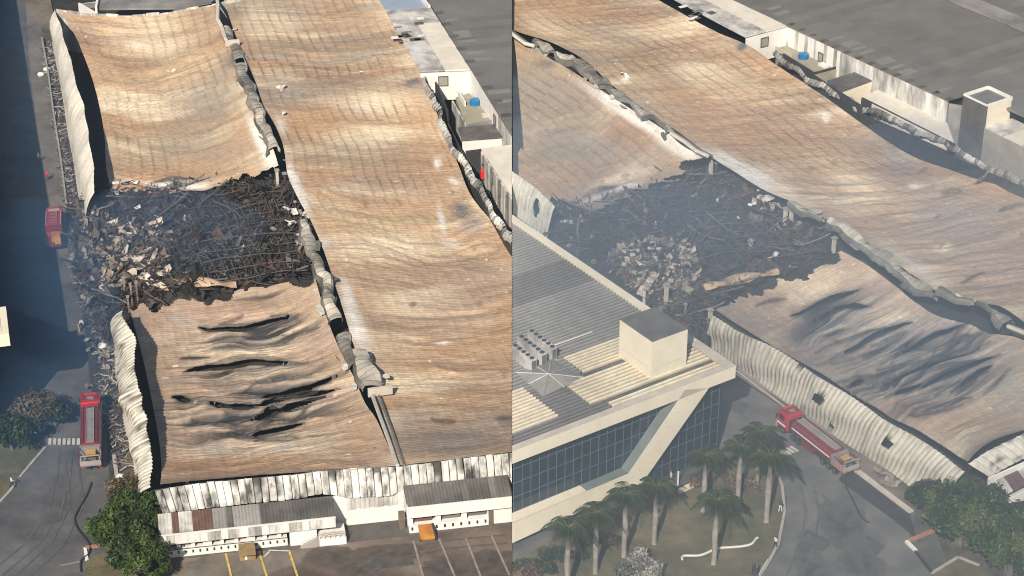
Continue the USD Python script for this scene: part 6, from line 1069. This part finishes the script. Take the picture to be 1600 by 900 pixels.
    for y in (-3, -1, 1.2, 3.2):
        m = trimesh.creation.cylinder(radius=.26, height=.1, sections=16); m.apply_translation([0, y, 3.1]); obj('hatch', MB().mesh(m), 'truck_grey', t, smooth=40)
    bx('rear_deck', (0, -6.1, 1.35), (2.75, 2.9, .2), 'truck_grey'); bx('pump_box', (.1, -6.0, 1.95), (1.2, 1.0, 1.0), 'bark'); bx('pump_top', (.1, -6.0, 2.5), (1.25, 1.05, .1), 'amber'); bx('rear_frame', (-1.2, -7.45, 2.3), (.12, .12, 1.2), 'truck_pale'); bx('rear_frame', (1.2, -7.45, 2.3), (.12, .12, 1.2), 'truck_pale'); bx('rear_rail', (0, -7.45, 2.85), (2.5, .12, .12), 'truck_pale'); bx('side_bar', (1.3, -6.3, 2.7), (.1, 2.4, .1), 'truck_red_dull'); bx('side_bar', (-1.3, -6.3, 2.7), (.1, 2.4, .1), 'truck_red_dull'); bx('gauge_panel', (-.5, -7.3, 1.9), (.5, .2, .5), 'dark_steel'); bx('rear_panel', (0, -7.5, 1.75), (2.75, .1, .6), 'truck_pale'); bx('tank_shelf', (0, -4.95, 2.1), (2.75, .6, 1.3), 'truck_grey'); bx('equipment', (-.8, -6.9, 1.75), (.6, .5, .6), 'truck_grey'); bx('equipment', (.95, -6.9, 1.65), (.45, .6, .45), 'dark_steel')
    for sx in (-1, 1):
        w_ = bx('side_panel', (sx * 1.35, -6.3, 1.7), (.08, 2.4, .55), 'truck_pale')
        for k in range(4): obj('hazard_stripe', MB().cbox((sx * 1.4, -5.4 - k * .6, 1.7), (.04, .26, .5)), 'helmet_red', w_)
        bx('tail_light', (sx * 1.1, -7.57, 1.2), (.4, .06, .18), 'helmet_red')
        for y in (6.2, 3.9, 2.7, -2.9, -4.2, -5.5): wheel(t, sx * 1.1, y)
rz = lambda az: -az
T1c = P(144, 692, 0)
t1 = thing('fire_truck', 'long red tanker fire truck on the road beside the zebra crossing, left place', 'fire truck', T1c, None, rotz=9.5); tanker(t1)
dup(t1, P(1276, 706, 0), 30.5, 'long red tanker fire truck parked beside the kerb of the ribbed wall, right place', None, 'fire truck', .97)
t2 = thing('fire_truck', 'short red fire truck in the smoky shadow at the left, ladders on its roof', 'fire truck', P(87, 371, 0), None, rotz=10)
obj('cab', rbox((0, 3.9, 1.8), (2.6, 2.2, 2.4), .2), 'truck_red', t2, smooth=35); obj('body', rbox((0, 0.3, 2.1), (2.6, 4.8, 2.6), .15), 'truck_red', t2, smooth=35); obj('windscreen', MB().cbox((0, 5.02, 2.3), (2.2, .06, .9)), 'glass_dark', t2); obj('light_bar', MB().cbox((0, 3.8, 3.1), (1.8, .4, .2)), 'truck_pale', t2)
for sx in (-1, 1): obj('side_rail', MB().cbox((sx * 1.15, .3, 3.5), (.12, 4.7, .16)), 'truck_pale', t2); obj('ladder', MB().cbox((sx * .5, .3, 3.55), (.08, 4.2, .1)), 'truck_grey', t2); [wheel(t2, sx * 1.05, y) for y in (3.7, -1.2, -3.9)]; obj('door', MB().cbox((sx * 1.31, 4.0, 1.7), (.05, 1.1, 1.6)), 'truck_red_dull', t2)
for y in np.linspace(-1.6, 2.2, 8): obj('rung', MB().cbox((0, y, 3.55), (1.0, .06, .06)), 'truck_grey', t2)
obj('rear_rack', MB().cbox((0, -2.2, 2.9), (2.6, .3, .9)), 'truck_red_dull', t2); obj('rear_deck', MB().cbox((0, -3.8, 1.3), (2.5, 3.2, .3)), 'truck_red_dull', t2); obj('load', MB().cbox((.3, -3.4, 1.9), (1.4, 2.0, .9)), 'orange_steel', t2); obj('load', MB().cbox((.6, -4.7, 1.7), (.9, .8, .6)), 'amber', t2); obj('frame', MB().cbox((0, 0, .9), (1.0, 9, .3)), 'dark_steel', t2); obj('bumper', MB().cbox((0, 5.1, .7), (2.5, .3, .5)), 'truck_pale', t2)

# ------------------------------------------------------------------ people
def person(b, az, label, top, legs_, helmet=None, pose='stand', seed=0, held=None):
    r = rng(seed + 500); t = thing('person', label, 'person', b); f = axis(az); s = np.cross(f, UP); J = lambda x, y, z: b + s * x + f * y + UP * z
    st = .16 if pose != 'walk' else .3; br = {'stand': .05, 'reach': .45, 'walk': .2}[pose]
    sph = lambda p, q: m3.Manifold.sphere(q, 10).translate(tuple(map(float, p)))
    bone = lambda a, ra, c, rc: m3.Manifold.batch_hull([sph(a, ra), sph(c, rc)])
    def chain(pts): return [bone(pts[i][0], pts[i][1], pts[i + 1][0], pts[i + 1][1]) for i in range(len(pts) - 1)]
    neck, hip = J(0, .02, 1.47), J(0, 0, .95); hands, legs, arms, body = [], [], [], []
    for q in (-1, 1):
        legs += chain([(J(q * .1, 0, .93), .115), (J(q * .12, .05 + q * st * .4, .5), .075), (J(q * .12, q * st * .9, .1), .055), ]) + [bone(J(q * .12, q * st * .9 - .04, .05), .05, J(q * .13, q * st * .9 + .17, .04), .04)]
        el, wr_ = J(q * .26, .04 + br * .4, 1.14), J(q * .22, .12 + br, .9 + br * .5); arms += chain([(J(q * .19, 0, 1.4), .075), (el, .055), (wr_, .042)])
        hd = (wr_ - el) / np.linalg.norm(wr_ - el); body += chain([(wr_, .035), (wr_ + hd * .09, .042)])
        for k in range(4): body += chain([(wr_ + hd * .09 + s * (.03 - .02 * k), .011), (wr_ + hd * (.16 - .01 * abs(k - 1)) + s * (.03 - .02 * k) - UP * .01, .009)])
        body += chain([(wr_ + hd * .05, .013), (wr_ + hd * .09 + f * .05, .01)])
    torso = [m3.Manifold.batch_hull([sph(J(-.15, 0, 1.38), .09), sph(J(.15, 0, 1.38), .09), sph(J(-.1, 0, 1.0), .11), sph(J(.1, 0, 1.0), .11), sph(J(0, .04, 1.25), .12)])]
    body += [bone(neck, .06, J(0, .03, 1.58), .055), m3.Manifold.batch_hull([sph(J(0, .02, 1.7), .1), sph(J(0, .05, 1.6), .06), sph(J(0, -.02, 1.68), .095)]), sph(J(0, .125, 1.64), .018), sph(J(-.1, .02, 1.65), .025), sph(J(.1, .02, 1.65), .025), bone(J(-.1, 0, 1.36), .08, J(.1, 0, 1.0), .1)]
    put = lambda n, parts, mt: obj(n, (lambda mm: MB().add(mm.vert_properties[:, :3], mm.tri_verts))(m3.Manifold.batch_boolean(parts, m3.OpType.Add).to_mesh()), mt, t, smooth=40)
    put('body', body, 'skin'); put('jacket', torso + arms, top); put('trousers', legs + [bone(J(-.08, 0, .96), .125, J(.08, 0, .96), .125)], legs_)
    for q in (-1, 1): obj('eye', MB().mesh(trimesh.creation.icosphere(1, .012).apply_translation(J(q * .035, .115, 1.685))), 'hair', t)
    if helmet: put('helmet', [m3.Manifold.batch_hull([sph(J(0, 0, 1.74), .125), sph(J(0, .04, 1.72), .12)]) ^ m3.Manifold.cube((1, 1, .4), True).translate(tuple(J(0, 0, 1.9))), m3.Manifold.cylinder(.02, .17, .16, 16).translate(tuple(J(0, .03, 1.69)))], helmet)
    else: put('hair', [m3.Manifold.batch_hull([sph(J(0, -.02, 1.74), .1), sph(J(0, -.05, 1.66), .08)])], 'hair')
    return t
for (x, y, z, az_, top, lg, hel, pose, lb) in (
    (290, 352, 1.0, 140, 'uniform_tan', 'uniform_dark', 'helmet_yellow', 'reach', 'firefighter in tan jacket standing in the left rubble'), (1024, 362, 1.2, 200, 'uniform_tan', 'shirt_white', 'helmet_yellow', 'reach', 'firefighter in tan jacket standing in the right rubble'),
    (1020, 364, 1.0, 120, 'uniform_dark', 'uniform_dark', 'helmet_red', 'stand', 'second firefighter in dark clothes close behind the tan one, right rubble'),
    (19, 761, .15, 60, 'shirt_white', 'uniform_dark', None, 'walk', 'person in white shirt on the lawn kerb at the left edge'), (75, 282, 0, 200, 'helmet_red', 'uniform_dark', 'helmet_red', 'stand', 'person in red at the shadow\'s edge, upper left road'), (61, 253, 0, 120, 'shirt_green', 'uniform_dark', None, 'walk', 'person in green in the shaded road, upper left'),
    (97, 355, 0, 200, 'shirt_white', 'uniform_dark', 'helmet_yellow', 'stand', 'person in white beside the short fire truck'), (128, 514, 0, 150, 'shirt_white', 'uniform_dark', None, 'stand', 'person in white standing on the road edge beside scrap, left place'), (124, 519, 0, 100, 'uniform_tan', 'uniform_tan', None, 'stand', 'person in tan next to the one in white on the road edge'), (168, 631, 0, 220, 'uniform_dark', 'uniform_dark', 'helmet_yellow', 'stand', 'person with pale helmet beside the tanker cab, left place'),
    (1219, 799, .15, 40, 'uniform_dark', 'shirt_white', None, 'stand', 'person in dark shirt on the kerb of the palm lawn'), (1211, 855, .15, 60, 'shirt_white', 'uniform_dark', None, 'stand', 'person in white on the lower kerb of the palm lawn'), (1176, 899, .15, 80, 'uniform_dark', 'uniform_dark', None, 'stand', 'person in dark clothes at the bottom edge, left of a pair'), (1183, 901, .0, 300, 'uniform_dark', 'uniform_dark', None, 'walk', 'person in dark clothes at the bottom edge, right of a pair'), (1048, 752, .15, 100, 'shirt_white', 'uniform_tan', None, 'stand', 'person in white at the glass front beside the white pole')):
    person(P(x, y, z), az_, lb, top, lg, hel, pose, int(x * 7 + y))

# ------------------------------------------------------------------ hoses and small things
def hose(px, r_, mt, side_, label, nm='fire_hose', z=.16):
    from scipy.interpolate import CubicSpline
    p = np.array(px, float); s = np.linspace(0, 1, len(p)); q = CubicSpline(s, p)(np.linspace(0, 1, len(p) * 10)); obj(nm, MB().tube(PS(q, z), r_, 6), mt, '/World', side_, label=label, cat='hose')
hose([(143, 754), (133, 778), (122, 797), (117, 812), (123, 828), (136, 845), (141, 857), (136, 868), (128, 874), (126, 885), (127, 893)], .13, 'hose', -1, 'dark hose running from the left tanker to the small lawn')
hose([(1321, 757), (1328, 772), (1337, 790), (1345, 806), (1358, 816)], .1, 'hose', 1, 'dark hose trailing from the right tanker over the road')
hose([(1066, 874), (1074, 868), (1096, 867), (1118, 858), (1142, 855), (1168, 852), (1178, 846), (1184, 840)], .16, 'white_hose', 1, 'white hose lying across the palm lawn', z=.3)
hose([(1186, 898), (1192, 886), (1200, 874)], .07, 'white_hose', 1, 'white pole lying by the pair at the bottom edge', 'pole', .4)
b = P(1059, 760, 0); pl = thing('flag_pole', 'white upright pole before the glass front, behind the palms', 'pole', b); obj('shaft', MB().tube([b, b + UP * 2.4], .12, 8), 'white_paint', pl, 1); obj('foot', MB().cbox(b + UP * .1, (.5, .5, .2)), 'concrete', pl, 1)
PL = thing('planter', 'cream planter wall at the foot of the glass front', 'planter', P(1075, 762, 0)); obj('wall', MB().wall(P(1061, 767, .5), P(1092, 752, .5), 0, .7, .5), 'cream_paint', PL, 1); obj('soil', MB().slab(PS([(1062, 760), (1090, 747), (1094, 752), (1064, 766)], .5), .3), 'soil', PL, 1)
r = rng(77)
for i, (x, y, sd, lb) in enumerate(((64, 116, -1, 'white rubbish bag by the strip wall, far left'), (73, 108, -1, 'pale rubbish bag beside the dark strip wall, far left'), (156, 490, -1, 'white bag on the soil strip by the near wall end'), (160, 540, -1, 'white bag lower on the soil strip by the side wall'), (190, 745, -1, 'white bag at the foot of the left wall by the trees'))):
    m = trimesh.creation.icosphere(2, .7); m.vertices *= [1, .8, .6]; m.vertices += .18 * (noise(m.vertices * 3, i)[:, None] - .5); m.apply_translation(P(x, y, .3)); obj('rubbish_bag', MB().mesh(m), 'white_paint', '/World', sd, smooth=40, label=lb, cat='bag')

# ------------------------------------------------------------------ smoke and air
def blob(name, px, py, z, size, rot, mt, label, side_, seed, bot=-.5):
    m = trimesh.creation.icosphere(3, 1.0); d = m.vertices.copy(); m.vertices *= (1 + .45 * (fbm(d * 1.6 + seed, 3, seed) - .5))[:, None]; m.vertices *= np.array(size); a = math.radians(-rot); R_ = np.array([[math.cos(a), -math.sin(a), 0], [math.sin(a), math.cos(a), 0], [0, 0, 1]]); m.vertices = m.vertices @ R_.T + P(px, py, z); m.vertices[:, 2] = np.maximum(m.vertices[:, 2], -.9 - .01 * seed)
    if side_: m.vertices[:, 0] = np.where(side_ * m.vertices[:, 0] < .1, side_ * .1 + side_ * .001 * np.abs(m.vertices[:, 0]), m.vertices[:, 0])
    obj(name, MB().mesh(m), mt, kind='stuff', label=label)
blob('smoke', -10, 330, 3, (20, 110, 8), -14, 'smoke_blue', 'blue smoke drifting along the shaded road, left place', -1, 1)
blob('smoke', 245, 362, 3, (17, 14, 5), 0, 'smoke_dense', 'blue smoke rising from the left rubble', -1, 2)
blob('smoke', 50, 520, 4, (14, 40, 11), -14, 'smoke_blue', 'thicker smoke over the near end of the shaded road, left place', -1, 3)
blob('smoke', 1000, 372, 3, (20, 17, 6), 0, 'smoke_dense', 'blue smoke rising from the right rubble', 1, 4)
# a low layer of smoke over the whole right place
X = np.array([.15, 60, 130, 190, 240]); Y = np.array([120, 170, 220, 260, 300, 340, 380, 430.]); hgt = np.array([[3, 8, 14, 22, 26, 16, 8, 2]] * 5, float); hgt *= np.array([.8, 1.0, 1.2, 1.2, .3])[:, None]
XX, YY = np.meshgrid(np.linspace(.15, 240, 30), np.linspace(120, 440, 40), indexing='ij')
from scipy.interpolate import RegularGridInterpolator
ZZ = np.interp(YY, [120, 160, 200, 235, 270, 310, 360, 440], [4, 26, 40, 40, 30, 18, 8, 1.5]) * (.6 + .9 * fbm(np.stack([XX * .02, YY * .02, XX * 0], -1), 3, 9)) * np.clip((245 - XX) / 60, .1, 1)
tp = np.stack([XX, YY, ZZ], -1); bt_ = tp.copy(); bt_[..., 2] = -.7
n_, m_ = XX.shape; ii = np.arange(n_ * m_).reshape(n_, m_); tv = np.vstack([tp.reshape(-1, 3), bt_.reshape(-1, 3)]); o_ = n_ * m_
fs = [np.stack([ii[:-1, :-1], ii[1:, :-1], ii[1:, 1:], ii[:-1, 1:]], -1).reshape(-1, 4), np.stack([ii[:-1, :-1], ii[:-1, 1:], ii[1:, 1:], ii[1:, :-1]], -1).reshape(-1, 4) + o_]
for e in (ii[0, ::-1], ii[-1], ii[:, 0], ii[::-1, -1]): fs.append(np.stack([e[:-1], e[:-1] + o_, e[1:] + o_, e[1:]], -1))
obj('smoke_layer', MB().add(tv, np.vstack(fs)), 'smoke_thin', kind='stuff', label='thin blue-grey smoke lying over the whole right place')
blob('smoke', 1440, 250, 3, (14, 14, 6), -34, 'smoke_dense', 'blue smoke in the dark trench beside the sooty eave, right place', 1, 6)
blob('smoke', 1420, 560, 4, (16, 20, 6), -34, 'smoke_blue', 'thin blue smoke over the torn near roof, right place', 1, 7)
obj('haze', MB().cbox((0, 400, 92), (2400, 1700, 186)), 'haze_air', kind='stuff', label='pale haze in the air')
